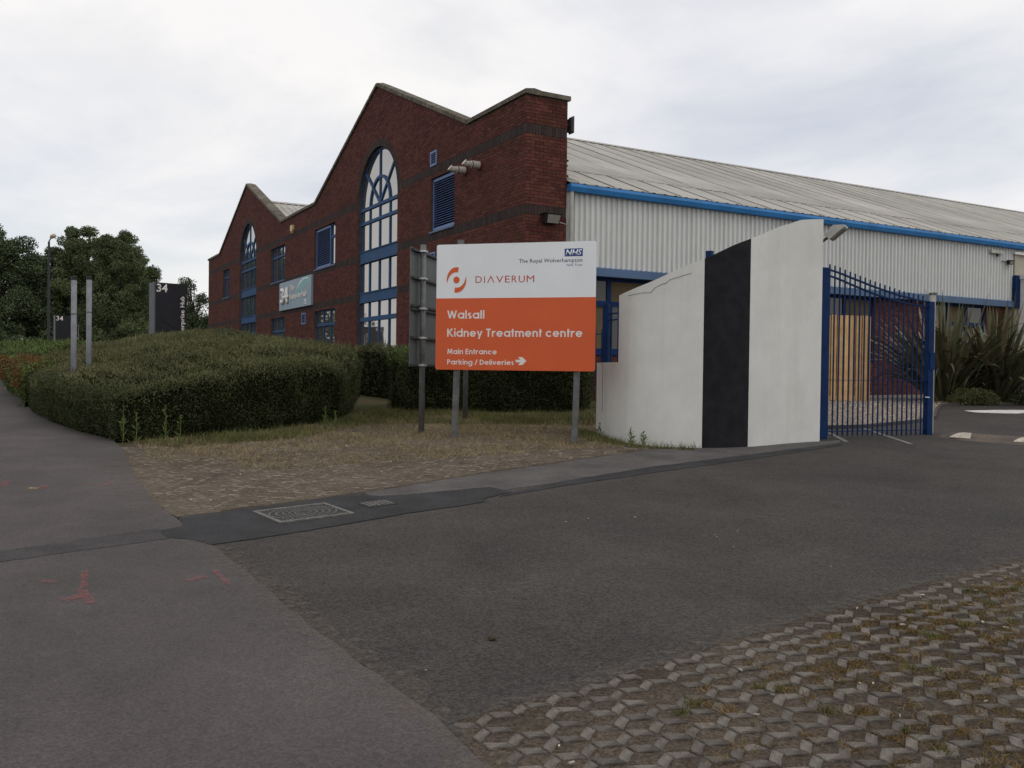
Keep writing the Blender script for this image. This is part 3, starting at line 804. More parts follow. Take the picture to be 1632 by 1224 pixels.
for i in range(1):
    m = MB(); m.prism([(-0.055, ZP + 0.001), (-0.055, ZP + 0.10), (0.15, ZP + 0.135), (0.40, ZP + 0.10), (0.40, ZP + 0.001)], 0.40, 0.76, 'x'); m.build('coping_stone', M['coping'], bld)
    m = MB(); m.prism([(-0.055, ZP + 0.001), (-0.055, ZP + 0.10), (0.15, ZP + 0.135), (0.40, ZP + 0.10), (0.40, ZP + 0.001)], 0.765, 1.135, 'x'); m.build('coping_stone', M['coping'], bld)
MB().box((0.74, 0.41, ZP + 0.001), (1.135, 2.95, ZP + 0.11)).build('coping_stone', M['coping'], bld)

# windows in the facade (frame mesh is the window part, panes are its children)
XF = 0.10       # frame face set back in the reveal
def fb(m, t0, t1, z0, z1, x0=XF, x1=XF + 0.075): m.box((x0, t0, z0), (x1, t1, z1))
def pane(t0, t1, z0, z1, parent):
    o = MB().box((XF + 0.035, t0, z0), (XF + 0.045, t1, z1)).build('pane', M['glass'], parent)
    return o
def grid_window(t0, t1, z0, z1, cols, transom, sill=True):
    m = MB(); w = 0.055
    fb(m, t0, t0 + w, z0, z1); fb(m, t1 - w, t1, z0, z1); fb(m, t0 + w, t1 - w, z0, z0 + w, XF + 0.001, XF + 0.074); fb(m, t0 + w, t1 - w, z1 - w, z1, XF + 0.001, XF + 0.074)
    ts = [t0 + (t1 - t0) * i / cols for i in range(cols + 1)]
    for t in ts[1:-1]: fb(m, t - 0.035, t + 0.035, z0 + w, z1 - w, XF + 0.002, XF + 0.07)
    fb(m, t0 + w, t1 - w, transom - 0.045, transom + 0.045, XF - 0.012, XF + 0.068)
    o = m.build('window', M['blue'], bld)
    for i in range(cols):
        for za, zb in ((z0 + 0.03, transom - 0.02), (transom + 0.02, z1 - 0.03)):
            pane(ts[i] + 0.02, ts[i + 1] - 0.02, za, zb, o)
    MB().box((-0.03, t0 - 0.02, z0 - 0.05), (XF + 0.05, t1 + 0.02, z0 - 0.003)).build('sill', M['drip'], o)
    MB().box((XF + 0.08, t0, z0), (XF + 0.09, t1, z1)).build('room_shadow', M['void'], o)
    return o
grid_window(20.2, 22.6, 5.20, 6.70, 3, 6.28)
grid_window(31.25, 32.9, 5.20, 6.70, 2, 6.28)
grid_window(13.45, 15.95, 1.95, 3.63, 3, 3.1)
grid_window(20.15, 22.5, 1.95, 3.63, 3, 3.06)
grid_window(31.1, 34.6, 1.95, 3.63, 4, 3.06)
grid_window(3.8, 5.3, 1.95, 3.63, 2, 3.06)
def louvre(t0, t1, z0, z1, n, parent=None, rim=0.06, deep=0.075):
    m = MB(); w = rim
    fb(m, t0, t0 + w * .6, z0, z1, XF - 0.03, XF + deep); fb(m, t1 - w * .6, t1, z0, z1, XF - 0.03, XF + deep)
    fb(m, t0 + w * .6, t1 - w * .6, z0, z0 + w * 1.3, XF - 0.03, XF + deep); fb(m, t0 + w * .6, t1 - w * .6, z1 - w * 1.3, z1, XF - 0.03, XF + deep)
    o = m.build('louvre', M['louvre'], parent or bld)
    h = (z1 - z0 - 2.6 * w) / n
    for i in range(n):
        za = z0 + 1.3 * w + i * h
        s = MB(); s.add([(XF - 0.02, t0 + w * .6, za), (XF - 0.02, t1 - w * .6, za), (XF + 0.05, t1 - w * .6, za + h * .60), (XF + 0.05, t0 + w * .6, za + h * .60),
                         (XF - 0.02, t0 + w * .6, za + 0.012), (XF - 0.02, t1 - w * .6, za + 0.012), (XF + 0.05, t1 - w * .6, za + h * .60 + 0.012), (XF + 0.05, t0 + w * .6, za + h * .60 + 0.012)],
                        [(0, 3, 2, 1), (4, 5, 6, 7), (0, 1, 5, 4), (1, 2, 6, 5), (2, 3, 7, 6), (3, 0, 4, 7)])
        s.build('slat', M['slat'], o)
    MB().box((XF + 0.07, t0, z0), (XF + 0.085, t1, z1)).build('dark_backing', M['void'], o)
    return o
louvre(3.72, 5.2, 5.27, 6.68, 20)
MB().box((-0.03, 3.68, 5.20), (XF + 0.05, 5.24, 5.247)).build('louvre_sill', M['drip'], bld)
louvre(14.26, 15.98, 5.22, 6.68, 20)
m = MB(); fb(m, 13.5, 13.555, 5.2, 6.7); fb(m, 14.2, 14.255, 5.2, 6.7); fb(m, 13.555, 14.2, 5.2, 5.26); fb(m, 13.555, 14.2, 6.64, 6.7); fb(m, 13.555, 14.2, 6.2, 6.29)
o = m.build('window', M['blue'], bld); pane(13.54, 14.22, 5.22, 6.22, o); pane(13.54, 14.22, 6.27, 6.67, o)
MB().box((-0.03, 13.48, 5.15), (XF + 0.05, 16.02, 5.197)).build('louvre_sill', M['drip'], bld)
def vent(t0, t1, z0, z1, n):
    m = MB(); w = 0.05
    m.box((-0.025, t0, z0), (0.02, t0 + w, z1)); m.box((-0.025, t1 - w, z0), (0.02, t1, z1)); m.box((-0.025, t0 + w, z0), (0.02, t1 - w, z0 + w)); m.box((-0.025, t0 + w, z1 - w), (0.02, t1 - w, z1))
    o = m.build('wall_vent', M['louvre'], bld)
    MB().box((-0.004, t0 + w, z0 + w), (0.02, t1 - w, z1 - w)).build('dark_backing', M['void'], o)
    for i in range(n):
        za = z0 + w + (z1 - z0 - 2 * w) * (i + 0.3) / n
        MB().box((-0.02, t0 + w, za), (-0.005, t1 - w, za + 0.02)).build('slat', M['slat'], o)
vent(4.8, 5.22, 7.02, 7.42, 5); vent(4.85, 5.3, 4.15, 4.68, 6); vent(17.05, 17.6, 3.2, 3.64, 6)
# arched windows
def arch_window(ct):
    a, b = ct - RA, ct + RA; w = 0.075
    m = MB()
    fb(m, a, a + w, 0.95, ZS); fb(m, b - w, b, 0.95, ZS)
    q = [a, a + RA / 2, ct, ct + RA / 2, b]
    for t in q[1:-1]: fb(m, t - 0.045, t + 0.045, 0.95, ZS, XF + 0.004, XF + 0.07)
    for z, h in ((ZS, 0.05), (6.24, 0.05), (3.10, 0.07)): fb(m, a + w, b - w, z - h, z + h, XF - 0.015, XF + 0.066)
    for z0, z1 in ((4.95, 5.30), (3.66, 3.95)): fb(m, a + w, b - w, z0, z1, XF - 0.02, XF + 0.062)
    for z in (5.30, 4.93, 3.95, 3.64): fb(m, a + w, b - w, z, z + 0.03, XF - 0.05, XF + 0.03)
    def ring(r0, r1, x0, x1):
        n = 26; vs = []
        for i in range(n + 1):
            th = math.pi * i / n
            for x, r in ((x0, r0), (x0, r1), (x1, r1), (x1, r0)): vs.append((x, ct + r * math.cos(th), ZS + r * math.sin(th)))
        fs = [(i * 4 + k, i * 4 + (k + 1) % 4, i * 4 + 4 + (k + 1) % 4, i * 4 + 4 + k) for i in range(n) for k in range(4)]
        m.add(vs, fs)
    ring(RA - w, RA, XF, XF + 0.075); ring(0.82, 0.91, XF - 0.008, XF + 0.066)
    m.box((XF + 0.003, ct - 0.045, ZS), (XF + 0.069, ct + 0.045, ZS + RA - 0.05))
    for sgn in (-1, 1):
        th = R(43); d = Vector((0, sgn * math.cos(th), math.sin(th)))
        m.bar(Vector((XF + 0.033, ct, ZS + 0.03)), Vector((XF + 0.033, ct, ZS)) + d * (RA - 0.04), 0.068, 0.085, up=(0, -d.z, d.y))
    o = m.build('arched_window', M['blue'], bld)
    rows = [(1.0, 3.05), (3.15, 3.68), (3.93, 4.97), (5.28, 6.21), (6.27, 6.67)]
    for i in range(4):
        for z0, z1 in rows: pane(q[i] + 0.03, q[i + 1] - 0.03, z0, z1, o)
    angs = [0, 43, 90, 137, 180]
    for i in range(4):
        for r0, r1 in ((0.0, 0.84), (0.89, RA - 0.03)):
            k = [R(angs[i] + 1.2 + (angs[i + 1] - angs[i] - 2.4) * j / 8) for j in range(9)]
            pl = [(ct + r1 * math.cos(t), ZS + 0.03 + r1 * math.sin(t) * 0.985) for t in k]
            pl += [(ct + r0 * math.cos(t), ZS + 0.03 + r0 * math.sin(t) * 0.985) for t in reversed(k)] if r0 else [(ct, ZS + 0.03)]
            MB().prism(pl, XF + 0.035, XF + 0.045, 'x').build('pane', M['glass'], o)
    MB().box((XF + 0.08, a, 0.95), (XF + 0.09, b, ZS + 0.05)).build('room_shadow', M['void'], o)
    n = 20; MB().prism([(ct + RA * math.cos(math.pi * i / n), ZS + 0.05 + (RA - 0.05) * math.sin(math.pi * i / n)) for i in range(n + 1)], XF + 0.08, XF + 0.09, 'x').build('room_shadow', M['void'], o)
for ct in arches: arch_window(ct)

# things fixed to the building shell: roof, cladding, gutter, flashing, pipe
def corr(s0, s1, pitch, depth, z0, z1, y):
    xs = []; x = s0
    prof = ((0, 0), (0.30, 0), (0.46, 1), (0.80, 1), (0.96, 0))
    n = int(round((s1 - s0) / pitch)); pts = []
    for i in range(n):
        for u, h in prof: pts.append((s0 + (i + u) * pitch, y - depth * h))
    pts.append((s1, y)); return pts
cl = corr(0, 1.064, 0.152, 0.050, 0, 0, 0.0)
vs = [(x, y, 3.90) for x, y in cl] + [(x, y, 5.70) for x, y in cl] + [(x, y + 0.01, 5.70) for x, y in cl] + [(x, y + 0.01, 3.90) for x, y in cl]
n = len(cl); fs = [(i, i + 1, n + i + 1, n + i) for i in range(n - 1)] + [(3 * n + i, 2 * n + i, 2 * n + i + 1, 3 * n + i + 1) for i in range(n - 1)] + [(i, 3 * n + i, 3 * n + i + 1, i + 1) for i in range(n - 1)]
clm = mesh_of('cladding_sheet', vs, fs, M['clad'])
for i in range(20):
    o = bpy.data.objects.new('cladding_sheet', clm); link(o, bld); o.location = (1.09 + i * 1.064, 0.035, 0)
    if i % 1 == 0:
        for k in range(0, 7, 2):
            MB().box((1.09 + i * 1.064 + k * 0.152 + 0.09, -0.006, 4.02), (1.09 + i * 1.064 + k * 0.152 + 0.105, 0.0, 4.035)).build('screw', M['roofdirt'], bld) if i < 3 else None
MB().box((1.085, 0.06, 3.85), (22.4, 0.3, 5.75)).build('cladding_backing_wall', M['void'], bld)
for i in range(8):
    a = 1.085 + i * 2.66; b = a + 2.655
    MB().add([(a, 0.05, 3.95), (b, 0.05, 3.95), (b, -0.10, 3.90), (a, -0.10, 3.90), (a, -0.10, 3.72), (b, -0.10, 3.72), (a, SETB, 3.72), (b, SETB, 3.72)],
             [(0, 3, 2, 1), (3, 4, 5, 2), (4, 6, 7, 5)]).build('flashing', M['drip'], bld, fix=False)
for i in range(8):
    a = 1.085 + i * 3.0; b = a + 2.995
    MB().prism([(-0.02, 5.76), (-0.17, 5.77), (-0.185, 5.70), (-0.15, 5.60), (-0.02, 5.59)], a, b, 'x').build('gutter', M['gutter'], bld)
MB().tube([(1.165, -0.085, 0.8), (1.165, -0.085, 5.62)], 0.052, 10).build('downpipe', M['pipe'], bld, smooth=False)
# roof: visible slope laid in single sheets
TR, ZR, ZE = 9.4, 9.66, 5.80
sl = (ZR - ZE) / (TR + 0.12)
def roof_sheet_mesh(name, t0, t1, lift):
    prof = []
    for i in range(3):
        for u, h in ((0, 0), (0.32, 0), (0.42, 1), (0.58, 1), (0.68, 0)): prof.append((i / 3 + u / 3, 0.014 * h))
    prof.append((1.03, 0.004))
    vs = [];
    for t in (t0, t1):
        for x, h in prof: vs.append((x, t, ZE + (t + 0.12) * sl + h + lift))
    n = len(prof)
    for t in (t0, t1):
        for x, h in prof: vs.append((x, t, ZE + (t + 0.12) * sl + h + lift - 0.012))
    fs = [(i, i + 1, n + i + 1, n + i) for i in range(n - 1)] + [(2 * n + i, i, i + 1, 2 * n + i + 1)[::-1] for i in range(n - 1)]
    return mesh_of(name, vs, fs, M['roof'])
ra = roof_sheet_mesh('roof_sheet', -0.12, 1.75, 0.0); rb2 = roof_sheet_mesh('roof_sheet', 1.62, 9.4, 0.016)
for i in range(58):
    for me in (ra, rb2):
        o = bpy.data.objects.new('roof_sheet', me); link(o, bld); o.location = (0.33 + i * 1.0 + (0.75 if me is ra and i == 0 else 0), 0, rp.uniform(0, 0.008))
        if me is ra and i == 0: o.scale = (0.27, 1, 1)
for i in range(1, 58):        # dirt along the side laps
    x = 0.33 + i
    MB().add([(x - 0.02, -0.12, ZE + 0.018), (x + 0.035, -0.12, ZE + 0.018), (x + 0.035, 9.4, ZR + 0.034), (x - 0.02, 9.4, ZR + 0.034)], [(0, 1, 2, 3)]).build('lap_seal', M['roofdirt'], bld, fix=False)
def slope(name, ta, za, tb, zb_):
    vs = []; fs = []; x = 0.33; k = 0
    while x < 58:
        for u, h in ((0, 0), (0.11, 0), (0.14, 1), (0.19, 1), (0.22, 0)):
            vs += [(x + u, ta, za + h * 0.036), (x + u, tb, zb_ + h * 0.036)]
        x += 1 / 3
    n = len(vs) // 2; fs = [(2 * i, 2 * i + 2, 2 * i + 3, 2 * i + 1) for i in range(n - 1)]
    o = link(bpy.data.objects.new(name, mesh_of(name, vs, fs, M['roof'])), bld)
slope('roof_slope', 9.4, ZR, 18.3, 6.05); slope('roof_slope', 18.3, 6.05, 27.3, ZR); slope('roof_slope', 27.3, ZR, 37.0, 5.8)
for tr in (9.4, 27.3):
    MB().prism([(tr - 0.2, ZR - 0.03), (tr, ZR + 0.075), (tr + 0.2, ZR - 0.03)], 0.33, 58.2, 'x').build('ridge_cap', M['roof'], bld)
MB().box((58.0, 0.1, ZB), (58.3, 37, 5.8)).build('rear_wall', M['clad'], bld)
# side windows: blue frames, brown blinds behind dark glass
def side_window(s0, s1, z0, z1, n):
    y = SETB + 0.06; m = MB(); w = 0.07
    cols = [s0 + (s1 - s0) * i / n for i in range(n + 1)]
    m.box((s0, y, z0), (s0 + w, y + 0.07, z1)); m.box((s1 - w, y, z0), (s1, y + 0.07, z1))
    m.box((s0 + w, y + .001, z0), (s1 - w, y + 0.069, z0 + 0.09)); m.box((s0 + w, y + .001, z1 - w), (s1 - w, y + .069, z1))
    for c in cols[1:-1]: m.box((c - 0.06, y + .002, z0 + .09), (c + 0.06, y + 0.068, z1 - w))
    m.box((s0 + w, y - 0.012, 3.05), (s1 - w, y + 0.06, 3.17))
    o = m.build('window', M['bluegate'], bld)
    for i in range(n):
        for a, b in ((z0 + 0.05, 3.09), (3.13, z1 - 0.03)):
            MB().box((cols[i] + 0.03, y + 0.03, a), (cols[i + 1] - 0.03, y + 0.04, b)).build('pane', M['blind'] if (i * 7 + int(a * 3)) % 5 < 3 else M['glassdk'], o)
    MB().box((s0, y - 0.1, z0 - 0.06), (s1, y + 0.05, z0 - 0.003)).build('sill', M['bluegate'], o)
side_window(1.30, 11.75, 1.95, 3.72, 9); side_window(14.3, 17.0, 1.95, 3.72, 3)
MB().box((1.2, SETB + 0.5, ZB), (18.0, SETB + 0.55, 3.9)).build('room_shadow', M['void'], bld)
# entrance bay at the right
MB().box((18.12, -0.05, ZB), (18.30, 0.32, 5.50)).build('porch_column', M['beige'], bld)
MB().box((18.30, -0.02, ZB), (22.4, 0.3, 5.42)).build('porch_panel', M['beige'], bld)
MB().box((18.05, -0.10, 5.42), (22.4, 0.32, 5.50)).build('porch_head', M['whitetrim'], bld)
MB().box((18.02, -0.16, 3.70), (18.26, -0.052, 4.74)).build('porch_blue_post', M['bluegate'], bld)
o = MB().box((18.27, -0.42, ZB), (18.40, -0.12, 4.62)).build('door_surround', M['whitetrim'], bld)
MB().box((18.22, -0.50, 4.62), (22.0, -0.06, 4.76)).build('door_canopy', M['whitetrim'], bld)
MB().box((18.42, -0.36, 4.30), (22.0, -0.10, 4.615)).build('red_fascia', M['redtrim'], bld)
MB().box((18.45, -0.12, ZB), (21.0, -0.03, 4.29)).build('entrance_door', M['whitetrim'], bld)

# ---- things mounted on the building
def on_building(name, label, cat, local, rz=0.0, group=None):
    o = empty(name); o.matrix_world = bld_M @ Matrix.Translation(local) @ Matrix.Rotation(rz, 4, 'Z')
    return tag(o, label, cat, group)
bld_M = Matrix.Translation((BX, BY, 0)) @ Matrix.Rotation(math.atan2(Sy, Sx), 4, 'Z')
def flood(label, local, scale=1.0):
    t = on_building('floodlight', label, 'floodlight', local, group='wall floodlights')
    s = scale
    MB().add([(-.20 * s, -.02, .09 * s), (.20 * s, -.02, .09 * s), (.20 * s, -.24 * s, .09 * s), (-.20 * s, -.24 * s, .09 * s), (-.18 * s, -.02, -.11 * s), (.18 * s, -.02, -.11 * s), (.17 * s, -.15 * s, -.12 * s), (-.17 * s, -.15 * s, -.12 * s)],
             [(0, 1, 2, 3), (4, 7, 6, 5), (0, 3, 7, 4), (1, 5, 6, 2), (0, 4, 5, 1), (3, 2, 6, 7)]).build('housing', M['blackmetal'], t)
    MB().add([(-.165 * s, -.243 * s, .065 * s), (.165 * s, -.243 * s, .065 * s), (.145 * s, -.164 * s, -.11 * s), (-.145 * s, -.164 * s, -.11 * s), (-.165 * s, -.21 * s, .065 * s), (.165 * s, -.21 * s, .065 * s), (.145 * s, -.14 * s, -.11 * s), (-.145 * s, -.14 * s, -.11 * s)],
             [(0, 3, 2, 1), (4, 5, 6, 7), (0, 1, 5, 4), (1, 2, 6, 5), (2, 3, 7, 6), (3, 0, 4, 7)]).build('lens', M['lens'], t)
    MB().box((-.23 * s, -.26 * s, .09 * s), (.23 * s, -.0, .11 * s)).build('visor', M['blackmetal'], t)
    MB().box((-.06 * s, -.03, -.08 * s), (.06 * s, 0.01, .08 * s)).build('bracket', M['blackmetal'], t)
    return t
t = flood('black floodlight on the brick corner pier above the orange sign', (0.62, 0, 4.93))
MB().tube([(0.2, -0.06, -0.06), (0.33, -0.05, -0.07), (0.46, -0.03, -0.09)], 0.010, 6).build('cable', M['pipe'], t)
t = flood('small black floodlight under the blue gutter at the right edge', (17.75, -0.06, 5.13), 0.6)
MB().tube([(-0.32, 0.02, 0.03), (-0.12, -0.06, 0.0)], 0.016, 6).build('arm', M['blackmetal'], t)
t = on_building('security_sensor', 'grey box sensor under the gutter left of the small floodlight', 'sensor', (17.1, -0.02, 5.42))
MB().box((-.30, -.10, -.05), (.30, 0.0, .05)).build('housing', M['pipe'], t); MB().tube([(0.05, -.06, -.05), (0.05, -.06, -.14)], 0.03, 8).build('sensor_head', M['blackmetal'], t)
def flue(label, tt, z):
    t = on_building('boiler_flue', label, 'flue', (0, tt, z), group='white flues on the facade')
    MB().tube([(-0.02, 0, 0), (-0.24, 0, 0.0), (-0.25, 0, 0)], [0.092, 0.092, 0.075], 14).build('pipe', M['flue'], t)
    MB().tube([(-0.23, 0, 0), (-0.40, 0, 0.0), (-0.44, 0, 0.03)], [0.072, 0.070, 0.085], 14).build('nozzle', M['flue'], t)
    MB().tube([(0.005, 0, 0), (-0.03, 0, 0)], 0.125, 14).build('collar', M['brick'], t)
    MB().tube([(-0.225, 0, 0), (-0.245, 0, 0)], 0.098, 14).build('joint_ring', M['galv'], t)
flue('white boiler flue nearer the brick corner, right one of the pair', 2.25, 6.50); flue('white boiler flue beside the louvre top, left one of the pair', 3.05, 6.52)
t = on_building('alarm_box', 'cream alarm box high on the wall between the two gables', 'alarm box', (0, 18.95, 7.15))
MB().prism([(-.14, .14), (.14, .14), (.16, -.04), (.05, -.2), (-.05, -.2), (-.16, -.04)], -0.10, -0.001, 'x').build('cover', M['alarm'], t, bevel=0.01)
MB().box((-.115, -.05, -.18), (-.098, .05, -.10)).build('strobe', M['redtrim'], t)
t = on_building('antenna_bracket', 'dark aerial panel on bracket at the top of the brick pier edge', 'antenna', (1.14, 0.02, 7.12))
MB().box((-.01, -.09, -.15), (.05, .09, .15)).build('panel', M['blackmetal'], t); MB().box((.05, -.10, -.18), (.075, .10, .2)).build('plate', M['galv'], t); MB().bar((-.06, 0, 0), (0, 0, 0), .04, .04).build('bracket', M['blackmetal'], t)
for i, z in enumerate((6.30, 6.18, 5.95, 5.85)):
    MB().box((1.08, 0.04, z), (1.15 - 0.02 * (i % 2), 0.09, z + 0.04)).build('cable_clip', M['blackmetal'], bld)

# ---- banner sign between the gables
t = on_building('wall_sign', 'grey blue sign reading 34 The Enterprise Hub on the brick facade', 'sign', (-0.02, 20.75, 0))
# local x = outward depth, local -y runs right along the facade
MB().box((-0.06, -4.65, 3.89), (0.02, 0, 5.05)).build('board', M['banner'], t)
class Fr:
    dirn = Vector((-1, 0, 0))
    def __init__(s, d): s.d = d
    def __call__(s, x, z): return Vector((s.d, -x, z))
lettering('number_34', '34', 0.38, 1.52, 4.14, 4.80, 0, M['lettering'], t, bold=0.035, thick=0.07, frame=Fr(-0.064))
lettering('text_the', 'The', 1.68, 2.28, 4.62, 4.86, 0, M['lettering'], t, thick=0.02, frame=Fr(-0.066))
lettering('text', 'Enterprise', 1.68, 3.28, 4.28, 4.50, 0, M['lettering'], t, thick=0.02, frame=Fr(-0.066))
lettering('text', 'Hub', 3.42, 4.05, 4.28, 4.50, 0, M['lettering'], t, thick=0.02, frame=Fr(-0.066))
MB().prism([(-1.9, 4.2), (-2.5, 4.5), (-3.1, 4.86), (-3.5, 5.04), (-4.1, 5.04), (-4.6, 4.90), (-4.6, 4.78), (-3.9, 4.70), (-3.2, 4.45), (-2.6, 4.27)], -0.064, -0.061, 'x').build('teal_swoosh', M['teal'], t)
MB().prism([(-2.45, 4.52), (-3.05, 4.88), (-3.6, 5.0), (-4.2, 4.98), (-4.3, 4.94), (-3.6, 4.95), (-3.1, 4.83)], -0.068, -0.065, 'x').build('pale_swoosh', M['signwhite'], t)
MB().box((-0.066, -3.95, 4.05), (-0.062, -3.78, 4.17)).build('small_crest', M['signwhite'], t)
MB().box((-0.066, -4.1, 3.98), (-0.062, -3.68, 4.0)).build('small_line', M['signwhite'], t)

# ================================================================== WHITE CURVED WALL
wp = [(1.32, 13.95), (1.33, 13.45), (1.40, 13.0), (1.53, 12.66), (1.70, 12.38), (1.92, 12.17), (2.22, 12.05), (2.56, 12.01), (2.90, 12.07), (3.23, 12.20), (3.54, 12.39), (3.86, 12.62), (4.17, 12.81), (4.48, 12.99)]
def smooth_path(pts, k):
    out = []
    for i in range(len(pts) - 1):
        p0 = Vector(pts[max(i - 1, 0)]); p1 = Vector(pts[i]); p2 = Vector(pts[i + 1]); p3 = Vector(pts[min(i + 2, len(pts) - 1)])
        for j in range(k):
            t = j / k
            out.append(0.5 * ((2 * p1) + (-p0 + p2) * t + (2 * p0 - 5 * p1 + 4 * p2 - p3) * t * t + (-p0 + 3 * p1 - 3 * p2 + p3) * t ** 3))
    out.append(Vector(pts[-1])); return out
path = smooth_path(wp, 6)
topx = [1.505, 2.0, 2.55, 3.22, 3.7, 4.05, 4.10, 4.48]; topz = [2.575, 2.79, 3.03, 3.335, 3.54, 3.685, 3.697, 3.737]
istep = min(range(len(path)), key=lambda i: abs(path[i].x - 1.515) + (10 if path[i].y > 13 else 0))
i_b0 = min(range(len(path)), key=lambda i: abs(path[i].x - 2.56)); i_b1 = min(range(len(path)), key=lambda i: abs(path[i].x - 3.23))
def nrm(i):
    a = path[max(i - 1, 0)]; b = path[min(i + 1, len(path) - 1)]; d = (b - a).normalized(); return Vector((d.y, -d.x))   # outward, towards the camera
def wall_piece(name, i0, i1, topf, mat, parent, out=0.0, thick=0.25, bot=-0.15):
    vs = []; n = i1 - i0 + 1
    for i in range(i0, i1 + 1):
        p = path[i]; o = nrm(i); a = p + o * out; b = p - o * (thick - out * 0)
        zt = topf(p.x); zb = gl(p.y) + bot
        vs += [(a.x, a.y, zb), (a.x, a.y, zt), (b.x, b.y, zt - 0.16), (b.x, b.y, zb)]
    fs = [(4 * i + k, 4 * i + (k + 1) % 4, 4 * i + 4 + (k + 1) % 4, 4 * i + 4 + k) for i in range(n - 1) for k in range(4)]
    fs += [(0, 1, 2, 3), (4 * n - 1, 4 * n - 2, 4 * n - 3, 4 * n - 4)]
    m = MB(); m.add(vs, fs); return m.build(name, mat, parent)
wall = empty('curved_boundary_wall', (2.6, 12.1, gl(12.1)))
tag(wall, 'curved white rendered wall with a broad black painted stripe and rising top', 'wall')
def loc(o, t): o.matrix_parent_inverse = Matrix.Translation(t.location).inverted(); return o
tf = lambda x: float(np.interp(x, topx, topz)) + 0.006 * math.sin(x * 9)
loc(wall_piece('low_wall_end', 0, istep, lambda x: 1.632, M['white'], wall), wall)
loc(wall_piece('wall_left', istep, i_b0, tf, M['white'], wall), wall).name = 'rendered_wall'
loc(wall_piece('rendered_wall', i_b1, len(path) - 1, tf, M['white'], wall), wall)
loc(wall_piece('black_stripe', i_b0, i_b1, lambda x: tf(x) - 0.002, M['blackp'], wall, out=-0.004, thick=0.246), wall)
# hairline crack near the top
cz = [(1.60, 2.56), (1.70, 2.575), (1.80, 2.585), (1.87, 2.58), (1.93, 2.64), (2.0, 2.69), (2.07, 2.70), (2.13, 2.75), (2.2, 2.78), (2.28, 2.80), (2.36, 2.83)]
m = MB(); fr = []
for x, z in cz:
    i = min(range(istep, len(path)), key=lambda k: abs(path[k].x - x)); o_ = nrm(i); fr.append((path[i] + o_ * 0.003, z))
for (p, z), (p2, z2) in zip(fr[:-1], fr[1:]):
    if (p2 - p).length > 0.005: m.bar((p.x, p.y, z), (p2.x, p2.y, z2), 0.004, 0.0045)
loc(m.build('crack', M['crack'], wall), wall)
pA = path[istep // 2]
m = MB(); o_ = nrm(istep // 2); m.bar((pA.x + o_.x * .002, pA.y + o_.y * .002, 0.9), (pA.x + o_.x * .002, pA.y + o_.y * .002, 1.63), 0.004, 0.007); loc(m.build('render_joint', M['crack'], wall), wall)

# luminaire behind the wall's right end
t = empty('wall_luminaire', (4.56, 13.12, 3.50)); tag(t, 'pale wedge shaped street light head sticking out past the white wall top', 'light')
t.rotation_euler = (0, 0, R(-30)); t.scale = (0.95, 1.6, 1.0)
MB().add([(0, -.07, .02), (0, .07, .02), (.13, .085, .155), (.13, -.085, .155), (.30, .085, .15), (.30, -.085, .15), (.30, .085, .125), (.30, -.085, .125), (.08, .075, -.045), (.08, -.075, -.045)],
         [(0, 1, 2, 3), (3, 2, 4, 5), (5, 4, 6, 7), (7, 6, 8, 9), (9, 8, 1, 0), (0, 3, 5, 7, 9), (1, 8, 6, 4, 2)]).build('housing', M['luminaire'], t)
MB().add([(.10, -.062, -.035), (.10, .062, -.035), (.285, .07, .112), (.285, -.07, .112), (.105, -.062, -.045), (.105, .062, -.045), (.29, .07, .102), (.29, -.07, .102)],
         [(0, 1, 2, 3), (7, 6, 5, 4), (0, 3, 7, 4), (1, 5, 6, 2), (0, 4, 5, 1), (3, 2, 6, 7)]).build('lens', M['lens'], t)
MB().tube([(-.22, .06, -.25), (-.1, .02, -.08), (0.04, 0, .0)], 0.022, 8).build('arm', M['galv'], t)

# ================================================================== BLUE GATE
G0 = Vector((4.63, 13.31)); G1 = Vector((6.59, 14.11)); gd = (G1 - G0).normalized()
gate = empty('blue_gate', (G0.x, G0.y, gl(13.5)), math.atan2(gd.y, gd.x))
tag(gate, 'blue metal gate leaf with vertical bars and curved top rails beside the white wall', 'gate')
zg = gl(13.5)
def gz(x, tab): return float(np.interp(x, [a for a, b in tab], [b for a, b in tab])) - zg
R1 = [(-0.02, 3.07), (0.24, 3.025), (0.46, 2.965), (0.95, 2.84), (1.43, 2.735), (1.75, 2.685), (2.05, 2.65)]
R2 = [(-0.02, 2.985), (0.24, 2.93), (0.46, 2.865), (0.95, 2.73), (1.43, 2.64), (1.75, 2.60), (2.05, 2.575)]
MB().box((-0.075, -0.04, 0.0), (0.055, 0.04, 3.08 - zg)).build('hinge_post', M['bluegate'], gate)
MB().box((2.03, -0.045, 0.02), (2.14, 0.045, 2.66 - zg)).build('end_post', M['bluegate'], gate)
for i in range(20):
    x = 0.085 + i * 0.0975
    zt = gz(x, R1) + 0.085
    MB().box((x - 0.0085, -0.0085, 0.04 - 0.02 * (i / 20)), (x + 0.0085, 0.0085, zt)).build('bar', M['bluegate'], gate)
for tab, nm in ((R1, 'top_rail'), (R2, 'top_rail')):
    pts = [(x, 0.0, gz(x, tab)) for x in np.linspace(0.055, 2.03, 16)]
    m = MB()
    for a, b in zip(pts[:-1], pts[1:]): m.bar(a, b, 0.034, 0.022)
    m.build(nm, M['bluegate'], gate)
MB().box((0.055, -0.018, 0.10), (2.03, 0.018, 0.112)).build('bottom_rail', M['bluegate'], gate)
MB().box((0.055, -0.016, 0.87), (2.03, 0.016, 0.878)).build('middle_rail', M['bluegate'], gate)
MB().box((2.05, -0.06, 1.05), (2.16, 0.06, 1.32)).build('lock_box', M['bluegate'], gate)
